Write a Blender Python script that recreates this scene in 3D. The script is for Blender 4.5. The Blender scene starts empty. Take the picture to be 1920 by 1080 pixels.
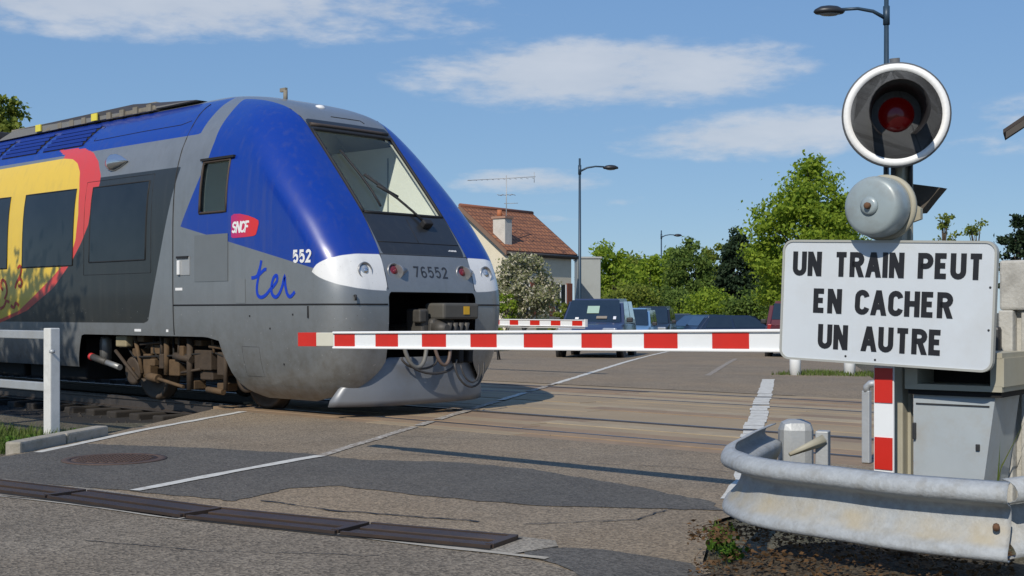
import bpy, bmesh, math, random
import numpy as np
from mathutils import Vector, Matrix
random.seed(7); rng = np.random.default_rng(7)
SC = bpy.context.scene
COL = SC.collection
R_ = math.radians

# ------------------------------------------------------------------ camera
# world: X runs along the railway, Y across it (away from the photographer), z = 0 at the rail heads
FPX = 2400.0; LL = math.hypot(2650, FPX)
FW = Vector((-FPX/LL, 2650/LL, 0)); RT = Vector((2650/LL, FPX/LL, 0)); CAMZ = 1.25
cam = bpy.data.cameras.new('camera'); camo = bpy.data.objects.new('camera', cam); COL.objects.link(camo)
camo.location = (0, 0, CAMZ); camo.rotation_euler = (R_(90), 0, math.atan2(FPX, 2650))
cam.sensor_width = 36; cam.lens = 36*FPX/1920; cam.shift_y = 45/1920; cam.clip_start = 0.05; cam.clip_end = 4000
SC.camera = camo

# ------------------------------------------------------------------ sun, sky, exposure
SUN_EL = R_(39.5); SUN_H = Vector((-0.33, 0.944, 0)).normalized()      # horizontal way the light travels
sun = bpy.data.lights.new('sun', 'SUN'); sun.energy = 4.0; sun.angle = R_(0.55); sun.color = (1.0, 0.93, 0.82)
suno = bpy.data.objects.new('sun', sun); COL.objects.link(suno)
suno.rotation_euler = (SUN_H*math.cos(SUN_EL)-Vector((0, 0, math.sin(SUN_EL)))).to_track_quat('-Z', 'Y').to_euler()
W = bpy.data.worlds.new('World'); SC.world = W; W.use_nodes = True
def build_world():
    nt = W.node_tree; N = nt.nodes; L = nt.links; N.clear()
    out = N.new('ShaderNodeOutputWorld'); bg = N.new('ShaderNodeBackground'); bg.inputs[1].default_value = 0.10
    sky = N.new('ShaderNodeTexSky'); sky.sky_type = 'NISHITA'; sky.sun_disc = False
    sky.sun_elevation = SUN_EL; sky.sun_rotation = math.atan2(-SUN_H.x, -SUN_H.y); sky.altitude = 900; sky.air_density = 1.0; sky.dust_density = 0.0; sky.ozone_density = 2.6
    tc = N.new('ShaderNodeTexCoord'); sep = N.new('ShaderNodeSeparateXYZ'); L.new(tc.outputs['Generated'], sep.inputs[0])
    def m(op, a, b=None, c=None, clamp=False):
        n = N.new('ShaderNodeMath'); n.operation = op; n.use_clamp = clamp
        for i, v in enumerate((a, b, c)):
            if v is None: continue
            if isinstance(v, (int, float)): n.inputs[i].default_value = v
            else: L.new(v, n.inputs[i])
        return n.outputs[0]
    X, Y, Z = sep.outputs
    az = m('ARCTAN2', X, Y); el = m('ARCSINE', Z)
    # cloud sheet seen from below: noise on a plane above
    zz = m('ADD', m('MAXIMUM', Z, 0.0), 0.10)
    cx = N.new('ShaderNodeCombineXYZ'); L.new(m('DIVIDE', X, zz), cx.inputs[0]); L.new(m('DIVIDE', Y, zz), cx.inputs[1])
    def noise(scale, det, rough, off=0):
        n = N.new('ShaderNodeTexNoise'); n.noise_dimensions = '3D'; n.inputs['Scale'].default_value = scale; n.inputs['Detail'].default_value = det; n.inputs['Roughness'].default_value = rough
        mp = N.new('ShaderNodeMapping'); mp.inputs['Location'].default_value = (off, off*.7, off*.3); L.new(cx.outputs[0], mp.inputs[0]); L.new(mp.outputs[0], n.inputs['Vector'])
        return n.outputs['Fac']
    def noise_ang(scale, det, rough, off):
        c2 = N.new('ShaderNodeCombineXYZ'); L.new(az, c2.inputs[0]); L.new(m('MULTIPLY', el, 3.2), c2.inputs[1]); c2.inputs[2].default_value = off
        n = N.new('ShaderNodeTexNoise'); n.inputs['Scale'].default_value = scale; n.inputs['Detail'].default_value = det; n.inputs['Roughness'].default_value = rough
        L.new(c2.outputs[0], n.inputs['Vector']); return n.outputs['Fac']
    a0 = math.atan2(FW.x, FW.y)
    def pa(px, py):                      # bearing and height of a cloud
        return a0+math.atan((px-960)/FPX), math.atan((585-py)/math.hypot(FPX, px-960))
    total = None
    # (x0, x1, y_top, y_base, strength): long fair-weather clouds with flat bases
    for (x0, x1, y0, y1, s) in ((-700, 1050, -120, 84, .85), (700, 1580, 52, 222, .92), (1110, 1760, 192, 312, .78), (820, 1160, 312, 370, .75),
                                (1380, 1480, 5, 36, .28), (1720, 2500, 150, 300, .36), (-900, -100, 250, 420, .6), (2100, 3300, -200, 60, .6), (1000, 1260, 362, 392, .26), (1190, 1260, 368, 388, .25), (960, 1120, 402, 418, .22)):
        ca, _ = pa((x0+x1)/2, (y0+y1)/2); _, e1 = pa((x0+x1)/2, y0); _, e0 = pa((x0+x1)/2, y1)
        hw = (x1-x0)/2/FPX
        du = m('DIVIDE', m('SUBTRACT', az, ca), hw)
        dv = m('DIVIDE', m('SUBTRACT', el, (e0+e1)/2), (e1-e0)/2)
        r = m('ADD', m('POWER', m('ABSOLUTE', du), 2.0), m('POWER', m('ABSOLUTE', dv), 2.0))
        k = m('MULTIPLY', m('SUBTRACT', 1.0, r, clamp=True), s)
        total = k if total is None else m('MAXIMUM', total, k)
    n1 = noise_ang(9.0, 9, .58, 3.1); n2 = noise_ang(34.0, 6, .6, 8.4)
    nn = m('ADD', m('MULTIPLY', n1, .62), m('MULTIPLY', n2, .38))
    dens = m('ADD', total, m('MULTIPLY', m('SUBTRACT', nn, .5), 2.5))
    mr = N.new('ShaderNodeMapRange'); mr.interpolation_type = 'SMOOTHSTEP'; L.new(dens, mr.inputs[0]); mr.inputs[1].default_value = .10; mr.inputs[2].default_value = .80
    gate = N.new('ShaderNodeMapRange'); L.new(total, gate.inputs[0]); gate.inputs[1].default_value = 0.0; gate.inputs[2].default_value = .12
    fac = m('MULTIPLY', m('MULTIPLY', mr.outputs[0], gate.outputs[0]), .70)
    # fair-weather clouds over the rest of the sky, away from the view
    hi = noise(.55, 7, .55, 11.0)
    mr2 = N.new('ShaderNodeMapRange'); mr2.interpolation_type = 'SMOOTHSTEP'; L.new(hi, mr2.inputs[0]); mr2.inputs[1].default_value = .56; mr2.inputs[2].default_value = .72
    up = N.new('ShaderNodeMapRange'); L.new(Z, up.inputs[0]); up.inputs[1].default_value = .26; up.inputs[2].default_value = .4
    fac = m('MAXIMUM', fac, m('MULTIPLY', m('MULTIPLY', mr2.outputs[0], up.outputs[0]), .6))
    shade = N.new('ShaderNodeMix'); shade.data_type = 'RGBA'; shade.inputs[6].default_value = (4.4, 5.0, 5.9, 1); shade.inputs[7].default_value = (8.0, 8.0, 8.1, 1); L.new(n1, shade.inputs[0])
    mix = N.new('ShaderNodeMix'); mix.data_type = 'RGBA'; L.new(fac, mix.inputs[0])
    hs = N.new('ShaderNodeHueSaturation'); hs.inputs['Saturation'].default_value = 1.0; hs.inputs['Value'].default_value = 1.0; L.new(sky.outputs[0], hs.inputs['Color'])
    gr = N.new('ShaderNodeMix'); gr.data_type = 'RGBA'; gr.inputs[6].default_value = (2.35, 4.15, 6.2, 1); gr.inputs[7].default_value = (1.22, 2.8, 6.25, 1)
    gm = N.new('ShaderNodeMapRange'); L.new(Z, gm.inputs[0]); gm.inputs[1].default_value = 0.0; gm.inputs[2].default_value = .42; L.new(gm.outputs[0], gr.inputs[0])
    sm = N.new('ShaderNodeMix'); sm.data_type = 'RGBA'; sm.inputs[0].default_value = .72; L.new(hs.outputs[0], sm.inputs[6]); L.new(gr.outputs[2], sm.inputs[7])
    L.new(sm.outputs[2], mix.inputs[6]); L.new(shade.outputs[2], mix.inputs[7]); L.new(mix.outputs[2], bg.inputs[0]); L.new(bg.outputs[0], out.inputs[0])
build_world()
SC.view_settings.view_transform = 'Standard'; SC.view_settings.look = 'None'; SC.view_settings.exposure = 0.0; SC.view_settings.gamma = 1.0; SC.view_settings.use_curve_mapping = False
SC.cycles.max_bounces = 6; SC.cycles.transparent_max_bounces = 24

# ------------------------------------------------------------------ helpers
def at(px, py, depth):
    v = FW+RT*((px-960)/FPX)+Vector((0, 0, (585-py)/FPX)); return Vector((0, 0, CAMZ))+v*depth
def on_ground(px, py, z=0.0):
    return at(px, py, (CAMZ-z)*FPX/(py-585))
def on_y(px, py, y):
    v = FW+RT*((px-960)/FPX); return at(px, py, y/v.y)
def plan(px, depth, z=0.0):
    p = at(px, 585, depth); p.z = z; return p

def tag(o, label=None, cat=None, group=None, kind=None):
    if label: o['label'] = label
    if cat: o['category'] = cat
    if group: o['group'] = group
    if kind: o['kind'] = kind
    return o
def empty(name, loc=(0, 0, 0), rz=0.0, label=None, cat=None, group=None):
    o = bpy.data.objects.new(name, None); COL.objects.link(o); o.location = loc; o.rotation_euler = (0, 0, rz); o.empty_display_size = .2
    return tag(o, label, cat, group)

class MB:
    """collects geometry of one mesh"""
    def __init__(s): s.v = []; s.f = []; s.sm = []
    def add(s, vs, fs, smooth=False):
        b = len(s.v); s.v += [tuple(map(float, v)) for v in vs]; s.f += [tuple(i+b for i in f) for f in fs]; s.sm += [smooth]*len(fs); return s
    def box(s, c, d, rz=0.0, M=None, bev=0.0):
        x, y, z = d[0]/2, d[1]/2, d[2]/2
        if bev <= 0:
            vs = [Vector((i*x, j*y, k*z)) for k in (-1, 1) for j in (-1, 1) for i in (-1, 1)]
            fs = [(0, 2, 3, 1), (4, 5, 7, 6), (0, 1, 5, 4), (2, 6, 7, 3), (0, 4, 6, 2), (1, 3, 7, 5)]
        else:
            bm = bmesh.new(); bmesh.ops.create_cube(bm, size=1.0)
            for v in bm.verts: v.co = Vector((v.co.x*2*x, v.co.y*2*y, v.co.z*2*z))
            bmesh.ops.bevel(bm, geom=bm.edges[:], offset=bev, segments=2, affect='EDGES', profile=.5)
            bm.verts.index_update(); vs = [v.co.copy() for v in bm.verts]; fs = [[v.index for v in f.verts] for f in bm.faces]; bm.free()
        T = Matrix.Translation(c) @ (M.to_4x4() if M is not None else Matrix.Rotation(rz, 4, 'Z'))
        return s.add([T @ v for v in vs], fs)
    def tube(s, pts, r, n=10, cap=True, smooth=True):
        pts = [Vector(p) for p in pts]; rs = r if isinstance(r, (list, tuple)) else [r]*len(pts)
        vs = []; fs = []; up = None
        for i, p in enumerate(pts):
            t = (pts[min(i+1, len(pts)-1)]-pts[max(i-1, 0)]).normalized()
            if up is None: up = Vector((0, 0, 1)) if abs(t.z) < .9 else Vector((1, 0, 0))
            a = t.cross(up).normalized(); b = a.cross(t).normalized(); up = b
            for k in range(n):
                th = 2*math.pi*k/n; vs.append(p+(a*math.cos(th)+b*math.sin(th))*rs[i])
        for i in range(len(pts)-1):
            for k in range(n):
                fs.append((i*n+k, i*n+(k+1) % n, (i+1)*n+(k+1) % n, (i+1)*n+k))
        s.add(vs, fs, smooth)
        if cap:
            b = len(s.v)-len(vs); s.f += [tuple(b+k for k in range(n))[::-1], tuple(b+(len(pts)-1)*n+k for k in range(n))]; s.sm += [False]*2
        return s
    def lathe(s, prof, M=None, n=28, smooth=True):
        """prof: (radius, height) pairs about local Z"""
        vs = []; fs = []; M = M or Matrix.Identity(4)
        for (r, h) in prof:
            for k in range(n):
                th = 2*math.pi*k/n; vs.append(M @ Vector((r*math.cos(th), r*math.sin(th), h)))
        for i in range(len(prof)-1):
            for k in range(n): fs.append((i*n+k, i*n+(k+1) % n, (i+1)*n+(k+1) % n, (i+1)*n+k))
        s.add(vs, fs, smooth)
        b = len(s.v)-len(vs)
        if prof[0][0] > 1e-6: s.f.append(tuple(b+k for k in range(n))[::-1]); s.sm.append(False)
        if prof[-1][0] > 1e-6: s.f.append(tuple(b+(len(prof)-1)*n+k for k in range(n))); s.sm.append(False)
        return s
    def prism(s, poly, vec):
        """polygon (3d points) swept along vec"""
        n = len(poly); vec = Vector(vec); p = [Vector(q) for q in poly]
        return s.add(p+[q+vec for q in p], [tuple(range(n))[::-1], tuple(range(n, 2*n))]+[(i, (i+1) % n, n+(i+1) % n, n+i) for i in range(n)])
    def ribbon(s, pts, w, M=None, th=0.002):
        """flat stroke of width w along 2d pts, th thick, placed by M (local x,y in plane, z out)"""
        M = M or Matrix.Identity(4); P = []; Ls = []; Rs = []
        for p in pts:
            q = Vector((p[0], p[1]))
            if not P or (q-P[-1]).length > 1e-4: P.append(q)
        n = len(P)
        for i in range(n):
            d0 = (P[i]-P[i-1]).normalized() if i > 0 else None; d1 = (P[i+1]-P[i]).normalized() if i < n-1 else None
            if d0 is None: d0 = d1
            if d1 is None: d1 = d0
            n0 = Vector((-d0.y, d0.x)); n1 = Vector((-d1.y, d1.x)); m = (n0+n1)
            if m.length < .2: m = n1.copy()
            m.normalize(); k = min(1.0/max(m.dot(n1), .35), 2.2)
            Ls.append(P[i]+m*(w/2*k)); Rs.append(P[i]-m*(w/2*k))
        vs = []; fs = []
        for z in (0, th): vs += [M @ Vector((q.x, q.y, z)) for q in Ls]+[M @ Vector((q.x, q.y, z)) for q in Rs]
        for i in range(n-1):
            fs.append((2*n+i, 3*n+i, 3*n+i+1, 2*n+i+1)); fs.append((i, i+1, 2*n+i+1, 2*n+i)); fs.append((n+i+1, n+i, 3*n+i, 3*n+i+1))
        fs.append((0, 2*n, 3*n, n)); fs.append((n-1, 2*n-1, 4*n-1, 3*n-1))
        return s.add(vs, fs)
    def build(s, name, mat, parent=None, smooth=None, kind=None):
        me = bpy.data.meshes.new(name); me.from_pydata(s.v, [], s.f); me.materials.append(mat)
        me.polygons.foreach_set('use_smooth', [bool(x) if smooth is None else smooth for x in s.sm]); me.update()
        o = bpy.data.objects.new(name, me); COL.objects.link(o)
        if parent is not None: o.parent = parent
        if kind: o['kind'] = kind
        return o
def inst(src, name, parent=None, loc=None):
    o = src.copy(); COL.objects.link(o); o.name = name
    if parent is not None: o.parent = parent
    if loc is not None: o.location = loc
    return o
def copy_tree(o, parent=None):
    c = o.copy(); COL.objects.link(c); c.parent = parent
    for ch in list(o.children): copy_tree(ch, c)
    return c

# ------------------------------------------------------------------ materials
def nodes(name):
    m = bpy.data.materials.new(name); m.use_nodes = True; nt = m.node_tree; return m, nt, nt.nodes['Principled BSDF']
def mat(name, col, rough=.6, metal=0.0, var=.12, scale=6.0, bump=0.0, bscale=40.0, coat=0.0, dirt=0.0, dcol=(.10, .085, .06), spec=.5, coords='Object', dscale=1.6):
    """plain paint / metal / stone with mottling, dirt and fine relief"""
    m, nt, b = nodes(name); N, L = nt.nodes, nt.links
    tc = N.new('ShaderNodeTexCoord'); n = N.new('ShaderNodeTexNoise'); n.inputs['Scale'].default_value = scale; n.inputs['Detail'].default_value = 6; n.inputs['Roughness'].default_value = .62
    L.new(tc.outputs[coords], n.inputs['Vector'])
    mx = N.new('ShaderNodeMix'); mx.data_type = 'RGBA'; c = Vector(col)
    mx.inputs[6].default_value = (*(c*(1-var)), 1); mx.inputs[7].default_value = (*[min(1, x) for x in c*(1+var)], 1); L.new(n.outputs['Fac'], mx.inputs[0])
    last = mx.outputs[2]
    if dirt > 0:
        n2 = N.new('ShaderNodeTexNoise'); n2.inputs['Scale'].default_value = dscale; n2.inputs['Detail'].default_value = 9; n2.inputs['Roughness'].default_value = .7; L.new(tc.outputs[coords], n2.inputs['Vector'])
        r = N.new('ShaderNodeMapRange'); r.inputs[1].default_value = .48; r.inputs[2].default_value = .75; r.inputs[4].default_value = dirt; L.new(n2.outputs['Fac'], r.inputs[0])
        m2 = N.new('ShaderNodeMix'); m2.data_type = 'RGBA'; L.new(r.outputs[0], m2.inputs[0]); L.new(last, m2.inputs[6]); m2.inputs[7].default_value = (*dcol, 1); last = m2.outputs[2]
    L.new(last, b.inputs['Base Color']); b.inputs['Roughness'].default_value = rough; b.inputs['Metallic'].default_value = metal; b.inputs['Coat Weight'].default_value = coat; b.inputs['Coat Roughness'].default_value = .08; b.inputs['Specular IOR Level'].default_value = spec
    if bump > 0:
        n3 = N.new('ShaderNodeTexNoise'); n3.inputs['Scale'].default_value = bscale; n3.inputs['Detail'].default_value = 5; L.new(tc.outputs[coords], n3.inputs['Vector'])
        bp = N.new('ShaderNodeBump'); bp.inputs['Strength'].default_value = bump; bp.inputs['Distance'].default_value = .01; L.new(n3.outputs['Fac'], bp.inputs['Height']); L.new(bp.outputs[0], b.inputs['Normal'])
    return m
def road_mat(name, c1, c2, speck=.5, tint=(.19, .155, .115), tintamt=.5, rough=.85):
    """asphalt: aggregate speckle, broad wear, fine relief; world coordinates through object space at the origin"""
    m, nt, b = nodes(name); N, L = nt.nodes, nt.links
    tc = N.new('ShaderNodeTexCoord')
    def nz(scale, det=4, rg=.6):
        n = N.new('ShaderNodeTexNoise'); n.inputs['Scale'].default_value = scale; n.inputs['Detail'].default_value = det; n.inputs['Roughness'].default_value = rg; L.new(tc.outputs['Object'], n.inputs['Vector']); return n.outputs['Fac']
    def mr(x, a, c, d=0.0, e=1.0):
        r = N.new('ShaderNodeMapRange'); L.new(x, r.inputs[0]); r.inputs[1].default_value = a; r.inputs[2].default_value = c; r.inputs[3].default_value = d; r.inputs[4].default_value = e; return r.outputs[0]
    def mix(f, a, c, mode='MIX'):
        k = N.new('ShaderNodeMix'); k.data_type = 'RGBA'; k.blend_type = mode
        (L.new(f, k.inputs[0]) if not isinstance(f, float) else setattr(k.inputs[0], 'default_value', f))
        for i, v in ((6, a), (7, c)):
            if isinstance(v, tuple): k.inputs[i].default_value = (*v, 1)
            else: L.new(v, k.inputs[i])
        return k.outputs[2]
    base = mix(mr(nz(1.3, 7, .65), .3, .7), c1, c2)
    base = mix(mr(nz(.35, 5, .6), .42, .68, 0, tintamt), base, tint)
    vor = N.new('ShaderNodeTexVoronoi'); vor.inputs['Scale'].default_value = 70; L.new(tc.outputs['Object'], vor.inputs['Vector'])
    cr = N.new('ShaderNodeSeparateColor'); L.new(vor.outputs['Color'], cr.inputs[0])
    sp = mr(cr.outputs[0], 0, 1, 1-speck, 1+speck)
    sc = N.new('ShaderNodeVectorMath'); sc.operation = 'SCALE'; L.new(base, sc.inputs[0]); L.new(sp, sc.inputs['Scale'])
    st = mix(mr(nz(6.5, 8, .75), .60, .78, 0, .45), sc.outputs[0], (.035, .033, .032))
    L.new(st, b.inputs['Base Color']); b.inputs['Roughness'].default_value = rough; b.inputs['Specular IOR Level'].default_value = .25
    bp = N.new('ShaderNodeBump'); bp.inputs['Strength'].default_value = .55; bp.inputs['Distance'].default_value = .008; L.new(vor.outputs['Distance'], bp.inputs['Height']); L.new(bp.outputs[0], b.inputs['Normal'])
    return m
def paint_line_mat(name='worn_road_paint', lo=.50, hi=.60):
    m, nt, b = nodes(name); N, L = nt.nodes, nt.links
    tc = N.new('ShaderNodeTexCoord'); n = N.new('ShaderNodeTexNoise'); n.inputs['Scale'].default_value = 14; n.inputs['Detail'].default_value = 9; n.inputs['Roughness'].default_value = .75; L.new(tc.outputs['Object'], n.inputs['Vector'])
    r = N.new('ShaderNodeMapRange'); r.inputs[1].default_value = lo; r.inputs[2].default_value = hi; L.new(n.outputs['Fac'], r.inputs[0])
    mx = N.new('ShaderNodeMix'); mx.data_type = 'RGBA'; mx.inputs[6].default_value = (.58, .55, .48, 1); mx.inputs[7].default_value = (.23, .19, .145, 1); L.new(r.outputs[0], mx.inputs[0]); L.new(mx.outputs[2], b.inputs['Base Color']); b.inputs['Roughness'].default_value = .8
    return m
def leaf_mat(name, c1, c2, trans=.35):
    m, nt, b = nodes(name); N, L = nt.nodes, nt.links
    g = N.new('ShaderNodeNewGeometry'); mx = N.new('ShaderNodeMix'); mx.data_type = 'RGBA'; mx.inputs[6].default_value = (*c1, 1); mx.inputs[7].default_value = (*c2, 1); L.new(g.outputs['Random Per Island'], mx.inputs[0])
    L.new(mx.outputs[2], b.inputs['Base Color']); b.inputs['Roughness'].default_value = .65; b.inputs['Specular IOR Level'].default_value = .2
    t = N.new('ShaderNodeBsdfTranslucent'); L.new(mx.outputs[2], t.inputs[0]); ms = N.new('ShaderNodeMixShader'); ms.inputs[0].default_value = trans
    L.new(b.outputs[0], ms.inputs[1]); L.new(t.outputs[0], ms.inputs[2]); L.new(ms.outputs[0], N['Material Output'].inputs[0]); return m
def glass_mat(name, tint=(.75, .82, .8), ior=1.5):
    """thin window pane: see-through with a Fresnel mirror"""
    m, nt, b = nodes(name); N, L = nt.nodes, nt.links; N.remove(b)
    t = N.new('ShaderNodeBsdfTransparent'); t.inputs[0].default_value = (*tint, 1); g = N.new('ShaderNodeBsdfGlossy'); g.inputs['Roughness'].default_value = .02
    lw = N.new('ShaderNodeLayerWeight'); lw.inputs[0].default_value = .5; pw = N.new('ShaderNodeMath'); pw.operation = 'POWER'; L.new(lw.outputs['Facing'], pw.inputs[0]); pw.inputs[1].default_value = 5.0
    r0 = ((ior-1)/(ior+1))**2; fr = N.new('ShaderNodeMath'); fr.operation = 'MULTIPLY_ADD'; L.new(pw.outputs[0], fr.inputs[0]); fr.inputs[1].default_value = 1-r0; fr.inputs[2].default_value = r0     # Schlick, same from both faces of the thin pane
    ms = N.new('ShaderNodeMixShader'); L.new(fr.outputs[0], ms.inputs[0]); L.new(t.outputs[0], ms.inputs[1]); L.new(g.outputs[0], ms.inputs[2]); L.new(ms.outputs[0], N['Material Output'].inputs[0]); return m

M = {}
M['asphalt'] = road_mat('asphalt_worn', (.175, .140, .099), (.235, .190, .135), .42, (.26, .195, .125), .65)
M['asphalt_near'] = road_mat('asphalt_grey', (.138, .116, .088), (.20, .170, .130), .52, (.215, .172, .120), .45)
M['asphalt_dark'] = road_mat('asphalt_patch', (.078, .073, .065), (.108, .101, .089), .4, (.135, .118, .095), .45)
M['asphalt_edge'] = road_mat('concrete_edging', (.23, .205, .165), (.31, .28, .23), .35, (.16, .14, .11), .5)
M['board'] = mat('crossing_board', (.30, .225, .135), .85, var=.3, scale=2.2, bump=.35, bscale=22, dirt=.5, dcol=(.09, .075, .06), dscale=1.1)
M['board2'] = mat('crossing_board_pale', (.33, .26, .165), .85, var=.28, scale=3.0, bump=.35, bscale=22, dirt=.5, dcol=(.12, .09, .065), dscale=1.4)
M['board3'] = mat('crossing_board_brown', (.255, .175, .105), .85, var=.3, scale=2.6, bump=.35, bscale=22, dirt=.5, dcol=(.08, .07, .06), dscale=.9)
M['line'] = paint_line_mat(); M['line_faint'] = paint_line_mat('faint_road_paint', .38, .52); M['line_ghost'] = paint_line_mat('ghost_road_paint', .26, .50)
M['line_white'] = mat('road_paint_white', (.56, .545, .49), .8, var=.15, scale=18, dirt=.75, dcol=(.25, .215, .17), dscale=11)
M['soil'] = road_mat('soil_gravel', (.075, .065, .045), (.13, .11, .08), .6, (.055, .065, .03), .6)
M['ballast'] = mat('ballast_bed', (.018, .016, .014), .95, var=.4, scale=30, bump=.8, bscale=45)
M['stone'] = mat('ballast_stone', (.034, .029, .024), .9, var=.4, scale=9)
M['rail'] = mat('rail_steel', (.11, .095, .085), .45, .6, var=.3, scale=12)
M['railtop'] = mat('rail_running_surface', (.13, .135, .15), .38, .7, var=.15, scale=4)
M['sleeper'] = mat('sleeper', (.032, .027, .022), .9, var=.3, scale=8, bump=.3)
M['groove'] = mat('flangeway_rubber', (.02, .02, .02), .85, var=.2)
M['jointpale'] = mat('pale_mortar', (.36, .33, .27), .9, var=.25, scale=20, dirt=.6, dcol=(.18, .15, .12), dscale=8)
M['kerb'] = mat('kerb_concrete', (.33, .3, .25), .85, var=.2, scale=9, bump=.3, bscale=50, dirt=.6, dcol=(.10, .10, .05), dscale=5)
M['iron'] = mat('rusty_cast_iron', (.10, .065, .05), .7, .3, var=.35, scale=25, bump=.3, dirt=.4, dcol=(.055, .05, .05))
M['grate'] = mat('drain_cover_steel', (.052, .037, .030), .5, .3, var=.35, scale=7, dirt=.7, dcol=(.105, .064, .036), dscale=2.2)
M['galv'] = mat('galvanised_steel', (.40, .42, .43), .55, .35, var=.2, scale=16, bump=.15, bscale=60, dirt=.35, dcol=(.24, .2, .14), dscale=4)
def rail_mat():
    m = mat('guardrail_zinc', (.34, .36, .37), .7, .1, var=.3, scale=34, bump=.3, bscale=80, dirt=.6, dcol=(.20, .185, .15), dscale=14); nt = m.node_tree; N, L = nt.nodes, nt.links; b = N['Principled BSDF']; old = b.inputs['Base Color'].links[0].from_socket
    tc = N.new('ShaderNodeTexCoord'); sp = N.new('ShaderNodeSeparateXYZ'); L.new(tc.outputs['Object'], sp.inputs[0]); n = N.new('ShaderNodeTexNoise'); n.inputs['Scale'].default_value = 5; n.inputs['Detail'].default_value = 8; L.new(tc.outputs['Object'], n.inputs['Vector'])
    r = N.new('ShaderNodeMapRange'); r.interpolation_type = 'SMOOTHSTEP'; r.inputs[1].default_value = .45; r.inputs[2].default_value = .38; L.new(sp.outputs[2], r.inputs[0]); r2 = N.new('ShaderNodeMapRange'); r2.interpolation_type = 'SMOOTHSTEP'; r2.inputs[1].default_value = .315; r2.inputs[2].default_value = .345; L.new(sp.outputs[2], r2.inputs[0])
    r3 = N.new('ShaderNodeMapRange'); r3.inputs[1].default_value = .35; r3.inputs[2].default_value = .62; r3.inputs[4].default_value = .75; L.new(n.outputs['Fac'], r3.inputs[0]); m1 = N.new('ShaderNodeMath'); m1.operation = 'MULTIPLY'; L.new(r.outputs[0], m1.inputs[0]); L.new(r2.outputs[0], m1.inputs[1]); m2 = N.new('ShaderNodeMath'); m2.operation = 'MULTIPLY'; L.new(m1.outputs[0], m2.inputs[0]); L.new(r3.outputs[0], m2.inputs[1])
    mx = N.new('ShaderNodeMix'); mx.data_type = 'RGBA'; L.new(m2.outputs[0], mx.inputs[0]); L.new(old, mx.inputs[6]); mx.inputs[7].default_value = (.39, .335, .23, 1); L.new(mx.outputs[2], b.inputs['Base Color']); return m
M['galv_rail'] = rail_mat()
M['rust'] = mat('rust', (.12, .06, .03), .9, var=.4, scale=12)
M['whitepost'] = mat('white_fence_paint', (.62, .62, .59), .6, var=.12, scale=9, dirt=.5, dcol=(.3, .29, .26), dscale=5)
M['armwhite'] = mat('barrier_white', (.74, .76, .76), .45, var=.05, scale=5, dirt=.12, dcol=(.5, .48, .42))
M['armrim'] = mat('barrier_rim_white', (.82, .82, .8), .45, var=.04)
M['armred'] = mat('barrier_red', (.55, .022, .012), .4, var=.12, scale=7, dirt=.15, dcol=(.4, .06, .04))
M['armtip'] = mat('barrier_tip_cream', (.6, .58, .47), .5, var=.08)
M['signwhite'] = mat('sign_enamel', (.55, .59, .62), .38, var=.07, scale=3.5, dirt=.4, dcol=(.47, .47, .45), dscale=2.6, coat=.15)
M['signrim'] = mat('sign_rim', (.42, .42, .38), .5, .3, var=.15)
M['signblack'] = mat('sign_black', (.011, .011, .013), .45, var=.2)
M['mast'] = mat('mast_cream_paint', (.37, .35, .27), .6, var=.15, scale=10, dirt=.5, dcol=(.22, .18, .12), dscale=5)
M['sigblack'] = mat('signal_black', (.022, .021, .022), .55, var=.25, scale=8)
M['sigback'] = mat('signal_grey_shell', (.11, .115, .12), .5, .2, var=.2)
M['bell'] = mat('bell_grey_paint', (.29, .345, .355), .42, .1, var=.12, scale=8, dirt=.6, dcol=(.2, .2, .18), dscale=6, coat=.2)
M['cab'] = mat('cabinet_paint', (.36, .40, .42), .55, .05, var=.12, scale=5, dirt=.55, dcol=(.30, .25, .18), dscale=3.2)
M['darkbox'] = mat('dark_interior', (.012, .011, .01), .9, var=.2)
M['conc'] = mat('precast_concrete', (.44, .43, .39), .9, var=.2, scale=8, bump=.45, bscale=40, dirt=.6, dcol=(.16, .15, .13), dscale=6)
M['pole'] = mat('lamp_post_blue', (.028, .055, .085), .45, .2, var=.15)
M['lamphead'] = mat('lamp_head_dark', (.03, .032, .036), .4, .3, var=.15)
M['lens'] = mat('lamp_lens', (.25, .25, .24), .25, var=.05)
M['black'] = mat('black_rubber', (.012, .012, .013), .7, var=.2)
M['steeldark'] = mat('dark_steel', (.05, .05, .052), .5, .5, var=.3, scale=14)
M['weed'] = leaf_mat('weed_leaf', (.10, .20, .02), (.05, .11, .015), .35)
M['grass'] = leaf_mat('grass_blade', (.085, .14, .025), (.13, .16, .04), .3)
M['dry'] = leaf_mat('dry_leaf', (.14, .075, .03), (.08, .05, .025), .15)
M['bark'] = mat('bark', (.09, .07, .05), .95, var=.4, scale=9, bump=.6, bscale=25)
M['palebark'] = mat('pale_bark', (.30, .28, .24), .9, var=.25, scale=12, bump=.4)

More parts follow.
